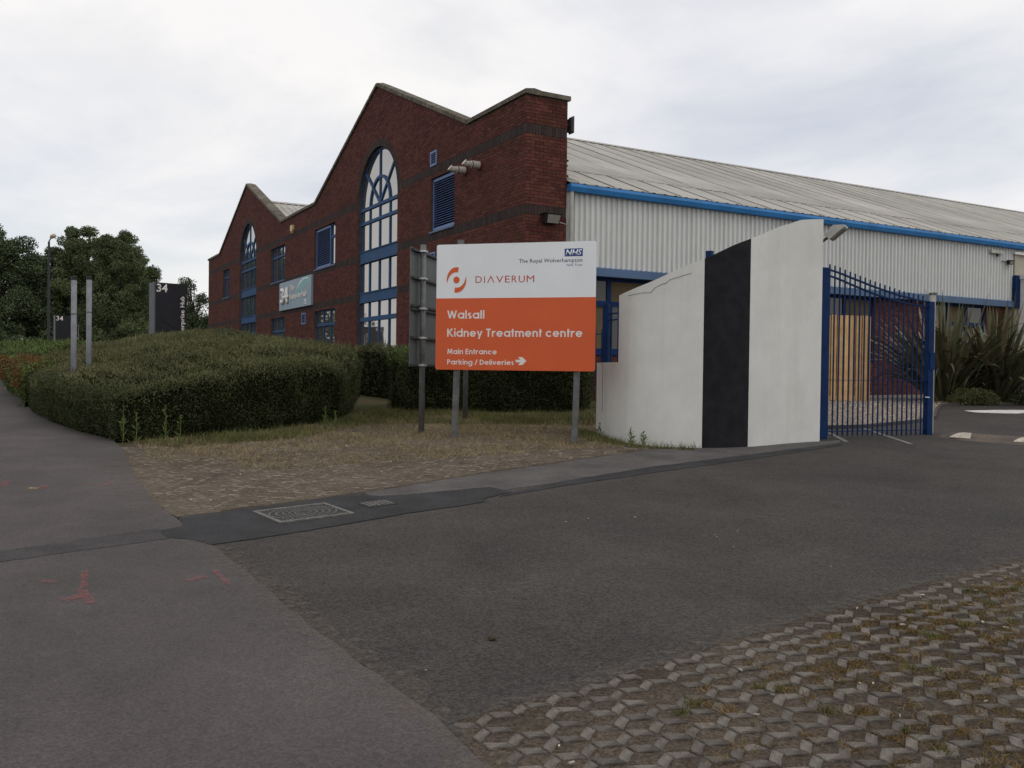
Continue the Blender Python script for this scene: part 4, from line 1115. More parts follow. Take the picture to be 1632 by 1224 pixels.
MB().tube([(1.99, -0.03, 0.62), (2.06, -0.05, 0.615)], 0.006, 6).build('latch', M['clip'], gate)
# rusty pale stub post behind gate end
t = empty('stub_post', (6.72, 14.35, gl(14.35))); tag(t, 'pale weathered post top showing above the gate end post', 'post')
MB().box((-.035, -.035, 0), (.035, .035, 2.22)).build('shaft', M['pipe'], t); MB().box((-.045, -.045, 2.22), (.045, .045, 2.25)).build('cap', M['coping'], t)

# blue railing panel behind the white wall (left) and low railing further back
def railing(name, label, a, b, n, ztop, zbot, rails, bar_w, cat='railing', posts=True):
    a = Vector(a); b = Vector(b); d = (b - a); L = d.length; zz = gl((a.y + b.y) / 2)
    t = empty(name, (a.x, a.y, zz), math.atan2(d.y, d.x)); tag(t, label, cat)
    if posts:
        for x in (0, L): MB().box((x - 0.05, -0.05, 0), (x + 0.05, 0.05, ztop(x / L) - zz)).build('post', M['bluegate'], t)
    for i in range(n):
        x = L * (i + 0.7) / (n + 0.4)
        MB().box((x - bar_w, -bar_w, zbot - zz), (x + bar_w, bar_w, ztop(x / L) - zz)).build('bar', M['bluegate'], t)
    for f in rails:
        m = MB(); k = 8
        for i in range(k): m.bar((L * i / k, 0, f(i / k) - zz), (L * (i + 1) / k, 0, f((i + 1) / k) - zz), 0.03, 0.022)
        m.build('rail', M['bluegate'], t)
    return t
railing('railing_panel', 'tall blue railing panel with curved rails behind the low end of the white wall', (1.62, 15.5), (3.16, 14.45), 13,
        lambda u: 2.66 + 0.10 * u + (0.70 if u > 0.99 else 0), 0.75, [lambda u: 2.49 + 0.12 * u, lambda u: 2.38 + 0.12 * u, lambda u: 0.80], 0.012)
railing('low_railing', 'low dark blue bar railing seen between the orange sign and the white wall', (0.7, 18.95), (1.95, 18.75), 10,
        lambda u: 2.38, 0.85, [lambda u: 2.28, lambda u: 1.95], 0.009)

# ================================================================== SIGNS
sl_, sr_ = Vector((-1.10, 12.9)), Vector((1.13, 12.3)); sdv = (sr_ - sl_).normalized()
zs = gl(12.6)
sign = empty('entrance_sign', (sl_.x, sl_.y, 0), math.atan2(sdv.y, sdv.x))
tag(sign, 'white and orange sign board for the Walsall Kidney Treatment centre on two posts', 'sign')
def rrect(x0, x1, z0, z1, r, corners):
    pts = []
    for (cx, cz, a0, on) in ((x1 - r, z1 - r, 0, corners[0]), (x0 + r, z1 - r, 90, corners[1]), (x0 + r, z0 + r, 180, corners[2]), (x1 - r, z0 + r, 270, corners[3])):
        if on: pts += [(cx + r * math.cos(R(a0 + k * 22.5)), cz + r * math.sin(R(a0 + k * 22.5))) for k in range(5)]
        else: pts.append((cx + (r if a0 in (0, 270) else -r), cz + (r if a0 in (0, 90) else -r)))
    return pts
MB().prism(rrect(-0.005, 2.31, 1.50, 3.29, 0.03, (1, 1, 1, 1)), 0.0, 0.03, 'y').build('board', M['signwhite'], sign)
MB().prism(rrect(-0.008, 2.313, 1.497, 2.52, 0.03, (0, 0, 1, 1)), -0.002, 0.0315, 'y').build('orange_panel', M['signorange'], sign)
YF = -0.0025
SW, XH = 0.165, 0.73
def circ(cx, cy, r, a0=0, a1=360, n=20): return [(cx + r * math.cos(R(a0 + (a1 - a0) * i / n)), cy + r * math.sin(R(a0 + (a1 - a0) * i / n))) for i in range(n + 1)]
rb_ = XH / 2 - SW / 2; hb = SW / 2
def glyph(c):
    """strokes (centre lines) of one bold round sans letter, and its width"""
    if c == ' ': return [], 0.20
    bowl = circ(XH / 2, XH / 2, rb_); D_ = XH
    G = {'l': ([[(hb, 0), (hb, 1.02)]], SW), 'i': ([[(hb, 0), (hb, XH)], [(hb, .86), (hb, 1.04)]], SW), '/': ([[(0.04, -.06), (0.40, 1.04)]], 0.44),
         'a': ([bowl, [(D_ - hb, 0), (D_ - hb, XH)]], D_), 'd': ([bowl, [(D_ - hb, 0), (D_ - hb, 1.02)]], D_), 'g': ([bowl, [(D_ - hb, XH), (D_ - hb, 0.02)] , circ(D_ / 2, 0.0, rb_, 0, -160, 12)], D_),
         'e': ([circ(XH / 2, XH / 2, rb_, 2, 322), [(hb * 1.2, XH / 2), (D_ - hb * .6, XH / 2)]], D_), 'c': ([circ(XH / 2, XH / 2, rb_, 42, 318)], D_ - .06),
         'n': ([[(hb, 0), (hb, XH)], circ(0.30, XH - .30, .30 - hb, 175, 0, 10) + [(0.60 - hb, 0)]], 0.60), 'r': ([[(hb, 0), (hb, XH)], circ(0.33, XH - .33, .33 - hb, 175, 70, 8)], 0.42),
         'm': ([[(hb, 0), (hb, XH)], circ(0.29, XH - .29, .29 - hb, 175, 0, 10) + [(0.58 - hb, 0)], circ(0.705, XH - .29, .29 - hb, 175, 0, 10) + [(0.995 - hb, 0)]], 0.995),
         's': ([circ(.22, XH - .205, .205 - hb, 35, 235, 10) + circ(.21, .205, .205 - hb, 70, -140, 12)], 0.42), 't': ([[(.15, 0), (.15, .98)], [(0, XH - .07), (.33, XH - .07)]], 0.33),
         'v': ([[(0.06, XH), (.30, 0.03)], [(.30, 0.03), (.54, XH)]], 0.60), 'y': ([[(0.06, XH), (.30, 0.06)], [(.55, XH), (.19, -.27)]], 0.61), 'k': ([[(hb, 0), (hb, 1.02)], [(.50, XH), (.15, .36)], [(.20, .42), (.53, 0)]], 0.58),
         'K': ([[(hb, 0), (hb, 1)], [(.60, 1), (.15, .48)], [(.22, .55), (.64, 0)]], 0.70), 'T': ([[(.28, 0), (.28, 1)], [(0, 1 - hb), (.56, 1 - hb)]], 0.56), 'E': ([[(hb, 0), (hb, 1)], [(hb, 1 - hb), (.52, 1 - hb)], [(hb, .52), (.50, .52)], [(hb, hb), (.52, hb)]], 0.52),
         'M': ([[(hb, 0), (.17, 1)], [(.17, 1), (.46, .12)], [(.46, .12), (.75, 1)], [(.75, 1), (.84, 0)]], 0.92), 'W': ([[(.06, 1), (.29, 0.04)], [(.29, .04), (.52, .96)], [(.52, .96), (.75, .04)], [(.75, .04), (.98, 1)]], 1.04),
         'P': ([[(hb, 0), (hb, 1)], [(hb, 1 - hb), (.26, 1 - hb)] + circ(.26, .705, .295 - hb, 90, -90, 10) + [(hb, .41 + hb)]], 0.56), 'D': ([[(hb, 0), (hb, 1)], [(hb, 1 - hb), (.24, 1 - hb)] + circ(.24, .5, .5 - hb, 90, -90, 12) + [(hb, hb)]], 0.74)}
    return G[c]
def ribbon(m, pts, w, y, f):
    n = len(pts); L = []
    for i in range(n):
        p = Vector(pts[i]); a = Vector(pts[max(i - 1, 0)]); b = Vector(pts[min(i + 1, n - 1)])
        if i == 0 and (Vector(pts[0]) - Vector(pts[-1])).length < 1e-4: a = Vector(pts[-2])
        if i == n - 1 and (Vector(pts[0]) - Vector(pts[-1])).length < 1e-4: b = Vector(pts[1])
        d = (b - a); d.normalize(); q = Vector((-d.y, d.x)) * w / 2
        L += [f(p + q, y), f(p - q, y)]
    m.add(L, [(2 * i, 2 * i + 2, 2 * i + 3, 2 * i + 1) for i in range(n - 1)])
def bold_text(s_, x0, x1, zb, zt, parent):
    gap = 0.11; tot = sum(glyph(c)[1] + gap for c in s_) - gap; k = (x1 - x0) / tot; h = zt - zb; x = 0.0
    for word in s_.split(' '):
        m = MB(); cnt = 0
        for c in word:
            st, w = glyph(c)
            for q, line in enumerate(st):
                ribbon(m, line, SW, -0.0026 - 0.00016 * (cnt % 7), lambda p, y, x=x: (x0 + (x + p.x) * k, y, zb + p.y * h)); cnt += 1
            x += w + gap
        x += 0.20 + gap
        o = m.build('text', M['lettering'], parent, fix=False)
bold_text('Walsall', 0.167, 0.721, 2.228, 2.345, sign)
bold_text('Kidney Treatment centre', 0.167, 2.136, 1.970, 2.085, sign)
bold_text('Main Entrance', 0.172, 0.911, 1.722, 1.797, sign)
bold_text('Parking / Deliveries', 0.172, 1.161, 1.573, 1.645, sign)
MB().prism([(1.189, 1.612), (1.255, 1.612), (1.225, 1.575), (1.285, 1.575), (1.345, 1.630), (1.285, 1.686), (1.225, 1.686), (1.255, 1.649), (1.189, 1.649)], -0.004, -0.0022, 'y').build('arrow', M['lettering'], sign)
MB().box((1.871, -0.002, 3.086), (2.125, 0.0, 3.192)).build('nhs_block', M['nhsblue'], sign)
lettering('text_nhs', 'NHS', 1.883, 2.113, 3.101, 3.178, -0.0025, M['signwhite'], sign, bold=0.02, shear=0.25)
lettering('text_royal_wolverhampton', 'The Royal Wolverhampton', 1.218, 2.121, 3.006, 3.060, -0.0005, M['letgrey'], sign, bold=0.010)
lettering('text_trust', 'NHS Trust', 1.903, 2.122, 2.950, 2.982, -0.0005, M['nhsblue'], sign)
# DIAVERUM, letter by letter (the A has no cross bar)
adv = [('D', .095), ('I', .03), ('^', .105), ('V', .105), ('E', .072), ('R', .078), ('U', .088), ('M', .11)]
tot = sum(w for _, w in adv); gap = (0.86 - tot) / 7; x = 0.582
for ch, w in adv:
    if ch == '^':
        m = MB(); m.prism([(x, 2.735), (x + .012, 2.735), (x + w / 2, 2.812), (x + w - .012, 2.735), (x + w, 2.735), (x + w / 2 + .007, 2.83), (x + w / 2 - .007, 2.83)], -0.002, -0.0004, 'y'); m.build('letter', M['letred'], sign)
    elif ch == 'I':
        MB().box((x + .009, -0.002, 2.735), (x + .021, -0.0004, 2.83)).build('letter', M['letred'], sign)
    else:
        lettering('letter', ch, x, x + w, 2.735, 2.83, -0.0005, M['letred'], sign)
    x += w + gap
# round emblem: two sweeping arcs and a dot
def arc_shape(a0, a1, ri, ro, taper):
    n = 22; out = []; inn = []
    for i in range(n + 1):
        u = i / n; a = R(a0 + (a1 - a0) * u)
        th = (ro - ri) * (1 - taper * u ** 2.2)
        k = 1.24
        out.append((0.298 + ro * math.cos(a), 2.782 + ro * k * math.sin(a))); inn.append((0.298 + (ro - th) * math.cos(a), 2.782 + (ro - th) * k * math.sin(a)))
    return out + inn[::-1]
for a in (77, 257):
    pl = arc_shape(a, a + 118, 0.088, 0.147, 0.97)
    n = len(pl) // 2; m = MB()
    vs = [(x_, -0.0025, z_) for x_, z_ in pl]; k = len(vs)
    m.add(vs, [(i, i + 1, k - 2 - i, k - 1 - i) for i in range(n - 1)]); m.build('emblem_arc', M['signorange'], sign, fix=False)
MB().prism([(0.298 + 0.047 * math.cos(R(k * 18)), 2.782 + 0.050 * math.sin(R(k * 18))) for k in range(20)], -0.0025, -0.0004, 'y').build('emblem_dot', M['signorange'], sign)
for xb, xt in ((0.27, 0.335), (2.03, 2.085)):
    m = MB(); m.bar((xb, 0.07, zs - 0.1), (xt if xb < 1 else xb + 0.06, 0.07, 3.36 if xb < 1 else 3.20), 0.075, 0.075, up=(0, 1, 0)); m.build('post', M['galv'], sign)

A_, B_ = Vector((-1.52, 13.2)), Vector((-0.82, 16.1)); bdv = (B_ - A_).normalized(); LB = (B_ - A_).length
bs = empty('road_sign_back', (A_.x, A_.y, 0), math.atan2(bdv.y, bdv.x))
tag(bs, 'grey back of a large road sign with rails and clips left of the orange sign', 'sign')
for z0, z1 in ((1.53, 1.97), (1.97, 2.41), (2.41, 2.86), (2.86, 3.31)):
    MB().box((0, 0.0, z0 + 0.004), (LB, 0.006, z1 - 0.004)).build('panel', M['panelback'], bs)
for z in (1.56, 1.97, 2.39, 2.44, 2.86, 3.27):
    MB().box((0.03, -0.045, z - 0.016), (LB - 0.02, -0.001, z + 0.016)).build('rail', M['rail'], bs)
for x in (0.32, 2.62):
    zb = gl(A_.y + bdv.y * x)
    MB().tube([(x, -0.09, zb - 0.1), (x, -0.09, 3.37)], 0.044, 12).build('post', M['galv'], bs, smooth=True)
    for z in (1.56, 1.97, 2.41, 2.86, 3.27):
        MB().box((x - 0.06, -0.145, z - 0.014), (x + 0.06, -0.05, z + 0.014)).build('clip', M['clip'], bs)

# ---- totems
def totem(label, corner, yaw, h, w=0.82, th=0.34, group='black totem signs'):
    t = empty('totem_sign', (corner[0], corner[1], gl(corner[1])), yaw); tag(t, label, 'sign', group)
    MB().box((0.0, 0.0, -0.1), (w, th, h)).build('body', M['totem'], t)
    MB().box((-0.03, 0.0, -0.1), (-0.001, th + 0.002, h + 0.002)).build('grey_edge', M['totemedge'], t)
    MB().prism([(0.12, h - 0.95), (0.12, h - 0.97), (w - 0.12, h - 1.33), (w - 0.12, h - 1.29), (0.4, h - 1.05)], -0.010, -0.001, 'y').build('dark_arrow', M['blackmetal'], t)
    lettering('number_34', '34', 0.03, 0.33, h - 0.26, h - 0.04, -0.004, M['lettering'], t, bold=0.02)
    class V:
        dirn = Vector((0, -1, 0))
        def __call__(s, x, z): return Vector((z, -0.004, x))
    # vertical lettering, reading upwards along the right edge
    for word, za, zb_ in (('Enterprise', h - 1.52, h - 0.71), ('Hub', h - 0.63, h - 0.34)):
        me = text_mesh(word, 0.012); lo, hi = caph(0.012); xs = [v.co.x for v in me.vertices]; a, b = min(xs), max(xs)
        for v in me.vertices:
            u = (v.co.x - a) / (b - a); c = (v.co.y - lo) / (hi - lo)
            v.co = (w - 0.065 - c * 0.115, -0.004, za + u * (zb_ - za))
        me.materials.clear(); me.materials.append(M['lettering']); me.name = 'text'
        link(bpy.data.objects.new('text', me), t)
    MB().box((w + 0.001, 0.05, h - 1.1), (w + 0.02, 0.09, h - 0.45)).build('side_strip', M['whitetrim'], t)
    return t
totem('black totem sign reading 34 Enterprise Hub rising behind the hedge near the building', (-9.58, 24.0), R(44), 3.74 - gl(24), w=0.86)
totem('distant black totem sign reading 34 half hidden by the grey posts', (-21.95, 43.0), R(36), 3.87 - gl(43), w=1.0)

# ---- two bare posts in the hedge
for i, (x, y, lab) in enumerate(((-7.18, 14.65, 'nearer of two bare grey posts with black caps standing in the hedge, left one'), (-7.24, 15.3, 'farther of two bare grey posts with black caps standing in the hedge, right one'))):
    t = empty('steel_post', (x, y, gl(y))); tag(t, lab, 'post', 'bare grey posts in the hedge')
    zt = (2.94, 3.01)[i] - gl(y)
    MB().tube([(0, 0, -0.1), (0, 0, zt - 0.05)], 0.043, 14).build('shaft', M['postgrey'], t, smooth=True)
    MB().tube([(0, 0, zt - 0.055), (0, 0, zt), (0, 0, zt + 0.008)], [0.046, 0.046, 0.03], 14).build('cap', M['blackmetal'], t)
    MB().tube([(0, 0, zt - 0.62), (0, 0, zt - 0.60)], 0.045, 14).build('band', M['galv'], t)

# ---- street lamp
t = empty('street_lamp', (-31.1, 60.0, gl(60))); tag(t, 'tall dark street lamp in front of the trees at the far left', 'street lamp')
MB().tube([(0, 0, 0), (0, 0, 1.5), (0, 0, 1.55), (0, 0, 8.75)], [0.13, 0.13, 0.085, 0.07], 10).build('pole', M['lamppole'], t)
MB().tube([(0, 0, 8.72), (0.04, 0, 8.85), (0.16, 0, 9.02)], [0.05, 0.045, 0.04], 8).build('arm', M['galv'], t)
MB().tube([(0.10, 0, 8.99), (0.20, 0, 9.10), (0.38, 0, 9.15), (0.48, 0, 9.13)], [0.06, 0.15, 0.15, 0.05], 12).build('head', M['lamphead'], t, smooth=True)
MB().box((-0.15, -0.145, 1.2), (0.15, -0.135, 1.95)).build('number_plate', M['signwhite'], t)

# ================================================================== BEHIND THE GATE
gravel = [(4.9, 14.3), (5.2, 14.8), (5.98, 15.08), (7.28, 16.1), (7.99, 16.92), (8.97, 18.87), (9.66, 20.11), (10.57, 20.81), (12.5, 20.9), (17, 22.0), (17.6, 28.6), (12, 26.2), (3.0, 21.2), (2.6, 16)]
gv_o = sheet('gravel_ground', gravel, 0.03, M['gravel'], amp=0.0)
P2 = scatter([p for p in gravel if p[1] < 27], 15000)
P2 = P2[(P2[:, 1] < 24)]
d1 = len(P2)
oc = np.array([(1, 0, 0), (0, 1, 0), (-1, 0, 0), (0, -1, 0), (0, 0, 1)]); of = [(0, 1, 4), (1, 2, 4), (2, 3, 4), (3, 0, 4)]
sc = rng.uniform(0.014, 0.032, (d1, 1, 1)); ang = rng.uniform(0, 6.28, d1); v = oc[None] * sc * np.array([1, 0.75, 0.7]) * rng.uniform(0.7, 1.3, (d1, 5, 1))
ca, sa = np.cos(ang)[:, None], np.sin(ang)[:, None]
vv = np.stack([v[..., 0] * ca - v[..., 1] * sa + P2[:, 0:1], v[..., 0] * sa + v[..., 1] * ca + P2[:, 1:2], v[..., 2] + gv(P2[:, 1])[:, None] + 0.028], -1).reshape(-1, 3)
me = mesh_of('pebbles', vv.tolist(), [tuple(i * 5 + a for a in f) for i in range(d1) for f in of], M['pebble'])
o = link(bpy.data.objects.new('pebbles', me)); tag(o, 'loose pale gravel pebbles behind the blue gate', 'gravel', kind='stuff')
edge = [(4.9, 14.3), (5.2, 14.8), (5.98, 15.08), (7.28, 16.1), (7.99, 16.92), (8.97, 18.87), (9.66, 20.11), (10.57, 20.81), (12.5, 20.9), (16, 21.7)]
m = MB()
for a, b in zip(edge[:-1], edge[1:]):
    m.bar((a[0], a[1], gl(a[1]) + 0.01), (b[0], b[1], gl(b[1]) + 0.01), 0.06, 0.10)
o = m.build('bed_edging_kerb', M['kerbdk']); o['kind'] = 'structure'
for a, b in (((5.02, 14.1), (4.85, 12.95)), ((5.86, 14.85), (5.70, 12.75))):
    m = MB(); m.bar((a[0], a[1], gl(a[1]) + 0.001), (b[0], b[1], gl(b[1]) + 0.001), 0.07, 0.025); o = m.build('concrete_edging_kerb', M['kerb']); o['kind'] = 'structure'
# timber screen
t = empty('timber_screen', (6.55, 21.05, gl(21.05)), R(2)); tag(t, 'slatted screen of new pale timber boards behind the blue gate', 'fence')
for i in range(12):
    x = 0.07 + i * 0.148
    MB().box((x, -0.012, 0.03 + rp.uniform(0, .02)), (x + 0.118, 0.012, 2.06 + rp.uniform(-.015, .015))).build('board', M['timber'], t)
for z in (0.35, 1.65): MB().box((0.05, 0.014, z), (1.84, 0.06, z + 0.09)).build('rail', M['timberdk'], t)
MB().box((1.86, -0.01, 0.03), (1.89, 0.10, 2.03)).build('board', M['timber'], t); MB().box((1.62, 0.02, 0), (1.72, 0.11, 1.95)).build('post', M['timberdk'], t)
MB().box((0.2, 0.02, 0), (0.3, 0.11, 1.95)).build('post', M['timberdk'], t)
# markings behind the gate and a speed hump
sheet('arrow_marking', [(9.6, 18.97), (9.62, 18.55), (9.9, 18.45), (10.4, 18.40), (10.9, 18.75), (14, 18.6), (14.2, 19.3), (11, 19.3), (10.4, 19.25), (10.0, 19.1)], 0.009, M['paintw'], amp=0.03, step=0.2, seed=31)
ha = Vector((6.75, 13.95)); hd = Vector((0.80, -0.60)).normalized(); hn = Vector((0.60, 0.80)).normalized()
m = MB(); pr = [(-0.55, 0.006), (-0.40, 0.03), (-0.2, 0.055), (0, 0.062), (0.2, 0.055), (0.40, 0.03), (0.55, 0.006)]
vs = []
stops = (-0.06, 0.1, 0.3, 0.6, 1.2, 2, 3, 4, 5)
for L in stops:
    for w, h in pr:
        q = ha + hd * L + hn * (w * (0.35 if L < 0 else 0.75 if L < 0.2 else 1)); vs.append((q.x, q.y, gl(q.y) + (h if L > 0 else 0.005)))
fs = [(i * 7 + k, i * 7 + k + 1, i * 7 + 8 + k, i * 7 + 7 + k) for i in range(len(stops) - 1) for k in range(6)]
m.add(vs, fs); o = m.build('speed_hump_road', M['hump'], smooth=True); o['kind'] = 'structure'
def hz(w): return float(np.interp(w, [a for a, b in pr], [b for a, b in pr]))
for L0, nm in ((0.30, 0), (1.15, 1), (2.1, 2)):
    m = MB(); n = 6
    for k in range(n):
        w0 = -0.42 + 0.84 * k / n; w1 = -0.42 + 0.84 * (k + 1) / n
        h0 = 0.05 + 0.24 * (1 - k / n); h1 = 0.05 + 0.24 * (1 - (k + 1) / n)
        vs = []
        for L, w in ((L0 - h0 * .5, w0), (L0 + h0 * .5, w0), (L0 + h1 * .5, w1), (L0 - h1 * .5, w1)):
            q = ha + hd * L + hn * w; vs.append((q.x, q.y, gl(q.y) + hz(w) + 0.006))
        m.add(vs, [(0, 1, 2, 3)])
    o = m.build('hump_marking', M['paintc'], fix=False); o['kind'] = 'structure'

# ================================================================== PLANTS
def flax_leaf(i):
    r = random.Random(100 + i); L = r.uniform(1.2, 2.3); n = 9; w = r.uniform(0.06, 0.11); lean = r.uniform(0.08, 1.35); droop = r.uniform(0.1, 1.5) * lean
    vs = []; fs = []; x = z = 0.0; th = lean * 0.55; tw = r.uniform(-.5, .5)
    for k in range(n + 1):
        u = k / n; ww = w * (0.55 + 0.45 * min(1, u * 4)) * (1 - max(0, (u - 0.55) / 0.45) ** 1.6) + 0.002
        a = tw * u
        vs += [(x, -ww / 2 * math.cos(a), z + ww * .3 * math.sin(a) + ww * .18), (x, 0, z), (x, ww / 2 * math.cos(a), z - ww * .3 * math.sin(a) + ww * .18)]
        th2 = th + droop * max(0, u - 0.35) ** 1.5 * 2.0
        x += math.sin(th2) * L / n; z += math.cos(th2) * L / n
    for k in range(n):
        fs += [(3 * k, 3 * k + 1, 3 * k + 4, 3 * k + 3), (3 * k + 1, 3 * k + 2, 3 * k + 5, 3 * k + 4)]
    return vs, fs
FL = [flax_leaf(i) for i in range(22)]
FLM = [mesh_of('leaf', v, f, M['flax'], True) for v, f in FL]; FLD = [mesh_of('leaf', v, f, M['flaxdry'], True) for v, f in FL]
def flax(label, x, y, n, s, seed):
    r = random.Random(seed); t = empty('flax_plant', (x, y, gl(y) + 0.03)); tag(t, label, 'plant', 'sword leaved plants by the side wall')
    for i in range(n):
        k = r.randrange(22); o = bpy.data.objects.new('leaf', (FLD if r.random() < 0.18 else FLM)[k]); link(o, t)
        a = r.uniform(0, 6.283); q = r.uniform(0, 0.30)
        o.location = (q * math.cos(a), q * math.sin(a), 0); o.rotation_euler = (r.uniform(-.15, .15), r.uniform(-.12, .3), a + r.uniform(-.3, .3)); f = s * r.uniform(0.8, 1.12); o.scale = (f, f, f)
flax('large sword leaved plant just right of the gate end post', 10.45, 21.6, 295, 1.14, 1)
flax('large sword leaved plant at the right edge below the porch', 11.75, 21.7, 295, 1.14, 2)

def leaf_blob(name, label, cx, cy, rx, ry, h, n, mat, ls, group=None):
    t = empty(name, (cx, cy, gl(cy))); tag(t, label, 'shrub', group)
    d = rdirs(n); d[:, 2] = np.abs(d[:, 2]); rr = rng.uniform(0.72, 1.05, (n, 1)) * (1 + 0.12 * np.sin(d[:, :1] * 9) * np.cos(d[:, 1:2] * 7))
    P = d * rr * np.array([rx, ry, h])
    cards('foliage', P, rdirs(n, 0.5) + d * 0.6, rdirs(n), rng.uniform(.6, 1.3, n) * ls, ls * 0.5, mat, t)
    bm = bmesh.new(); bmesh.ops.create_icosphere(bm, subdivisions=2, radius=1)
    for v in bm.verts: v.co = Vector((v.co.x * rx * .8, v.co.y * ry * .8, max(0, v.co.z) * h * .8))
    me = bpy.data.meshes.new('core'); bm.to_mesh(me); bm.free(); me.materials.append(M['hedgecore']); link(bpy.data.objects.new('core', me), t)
    return t
leaf_blob('low_shrub', 'low rounded green shrub at the foot of the sword leaved plant', 10.75, 20.85, 0.58, 0.38, 0.36, 5200, M['hedgetop'], 0.05)
leaf_blob('low_shrub', 'small dark shrub at the right edge below the sword leaves', 12.15, 20.95, 0.45, 0.35, 0.40, 3500, M['hedge'], 0.05)

# hedges -------------------------------------------------
def noise2(x, y, f, s): return np.sin(x * f + s) * np.cos(y * f * 1.13 + 1.7 * s) + 0.5 * np.sin(x * f * 2.3 + y * f * 1.9 + 2 * s)
def hedge(name, label, poly, zt, nside, ntop, msid, mtop, ls=0.034, sprig=0.0, round_=0.16, group='clipped hedges'):
    """poly: plan outline (ccw or cw); zt(x,y): top height field"""
    cx = sum(p[0] for p in poly) / len(poly); cy = sum(p[1] for p in poly) / len(poly)
    t = empty(name, (cx, cy, gl(cy))); tag(t, label, 'hedge', group)
    off = np.array([cx, cy, gl(cy)])
    A = np.array(poly); Bn = np.roll(A, -1, 0); L = np.linalg.norm(Bn - A, axis=1)
    area = 0.5 * np.sum(A[:, 0] * Bn[:, 1] - Bn[:, 0] * A[:, 1]); sg = 1 if area > 0 else -1
    k = rng.choice(len(A), nside, p=L / L.sum()); u = rng.random(nside)
    e = A[k] + (Bn - A)[k] * u[:, None]; d = (Bn - A)[k] / L[k][:, None]; on = np.column_stack([d[:, 1], -d[:, 0]]) * sg
    top = zt(e[:, 0], e[:, 1]); base = gv(e[:, 1]); v = rng.random(nside)
    z = base + 0.02 + (top - base) * v
    prof = -round_ * np.clip((v - 0.82) / 0.18, 0, 1) ** 2 - 0.10 * np.clip((0.22 - v) / 0.22, 0, 1)
    bul = 0.055 * noise2(e[:, 0] + e[:, 1], z, 3.1, 1.0) + 0.03 * noise2(e[:, 0] - e[:, 1], z, 8.3, 2.0)
    dep = -np.abs(rng.normal(0, 0.07, nside))
    P = np.column_stack([e + on * (prof + bul + dep)[:, None], z])
    D = np.column_stack([on * 0.7, np.full(nside, 0.45)]) + rng.normal(0, 0.75, (nside, 3))
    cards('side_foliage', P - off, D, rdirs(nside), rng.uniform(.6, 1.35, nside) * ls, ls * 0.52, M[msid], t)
    Q = scatter([tuple(p) for p in A], ntop)
    # keep the top slightly inside the outline
    zt_ = zt(Q[:, 0], Q[:, 1]) + 0.05 * noise2(Q[:, 0], Q[:, 1], 2.7, 0.5) + 0.03 * noise2(Q[:, 0], Q[:, 1], 7.1, 1.5) - np.abs(rng.normal(0, 0.05, ntop))
    dist = np.full(ntop, 9.0)
    for a, b, l in zip(A, Bn, L):
        dd = (b - a) / l; w = Q - a; dist = np.minimum(dist, np.abs(w[:, 0] * dd[1] - w[:, 1] * dd[0]) + 9 * ((w @ dd < -0.3) | (w @ dd > l + 0.3)))
    zt_ -= round_ * np.clip(1 - dist / 0.22, 0, 1) ** 2
    D = np.column_stack([rng.normal(0, 0.6, (ntop, 2)), np.abs(rng.normal(0.75, 0.4, ntop))])
    ln = rng.uniform(.7, 1.5, ntop) * ls
    if sprig:
        sp = rng.random(ntop) < 0.10; ln[sp] = rng.uniform(0.6, 1.5, sp.sum()) * sprig; D[sp, :2] *= 0.5
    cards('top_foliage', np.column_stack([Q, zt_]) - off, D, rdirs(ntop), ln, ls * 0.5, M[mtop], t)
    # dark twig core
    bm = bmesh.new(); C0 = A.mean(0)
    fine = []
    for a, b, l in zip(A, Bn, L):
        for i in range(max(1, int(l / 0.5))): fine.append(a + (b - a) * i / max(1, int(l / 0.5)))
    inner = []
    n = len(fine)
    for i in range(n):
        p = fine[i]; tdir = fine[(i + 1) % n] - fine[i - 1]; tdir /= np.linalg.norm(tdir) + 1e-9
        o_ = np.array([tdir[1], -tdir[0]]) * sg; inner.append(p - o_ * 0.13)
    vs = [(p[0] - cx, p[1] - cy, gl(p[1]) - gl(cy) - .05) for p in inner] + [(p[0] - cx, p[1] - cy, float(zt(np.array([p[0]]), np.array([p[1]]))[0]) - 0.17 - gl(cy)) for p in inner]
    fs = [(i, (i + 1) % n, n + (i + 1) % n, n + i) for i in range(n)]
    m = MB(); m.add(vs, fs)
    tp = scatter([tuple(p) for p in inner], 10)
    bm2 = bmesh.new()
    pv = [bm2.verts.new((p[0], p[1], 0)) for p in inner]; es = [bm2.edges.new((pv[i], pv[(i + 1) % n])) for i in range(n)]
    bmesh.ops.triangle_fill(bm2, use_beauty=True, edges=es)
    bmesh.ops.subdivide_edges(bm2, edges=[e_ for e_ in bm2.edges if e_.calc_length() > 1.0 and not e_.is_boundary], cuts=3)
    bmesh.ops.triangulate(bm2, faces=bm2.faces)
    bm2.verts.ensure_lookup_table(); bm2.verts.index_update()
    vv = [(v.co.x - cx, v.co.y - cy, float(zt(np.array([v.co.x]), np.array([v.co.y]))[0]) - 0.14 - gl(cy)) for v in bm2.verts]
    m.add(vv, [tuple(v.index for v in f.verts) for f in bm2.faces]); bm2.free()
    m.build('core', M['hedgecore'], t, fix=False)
    return t
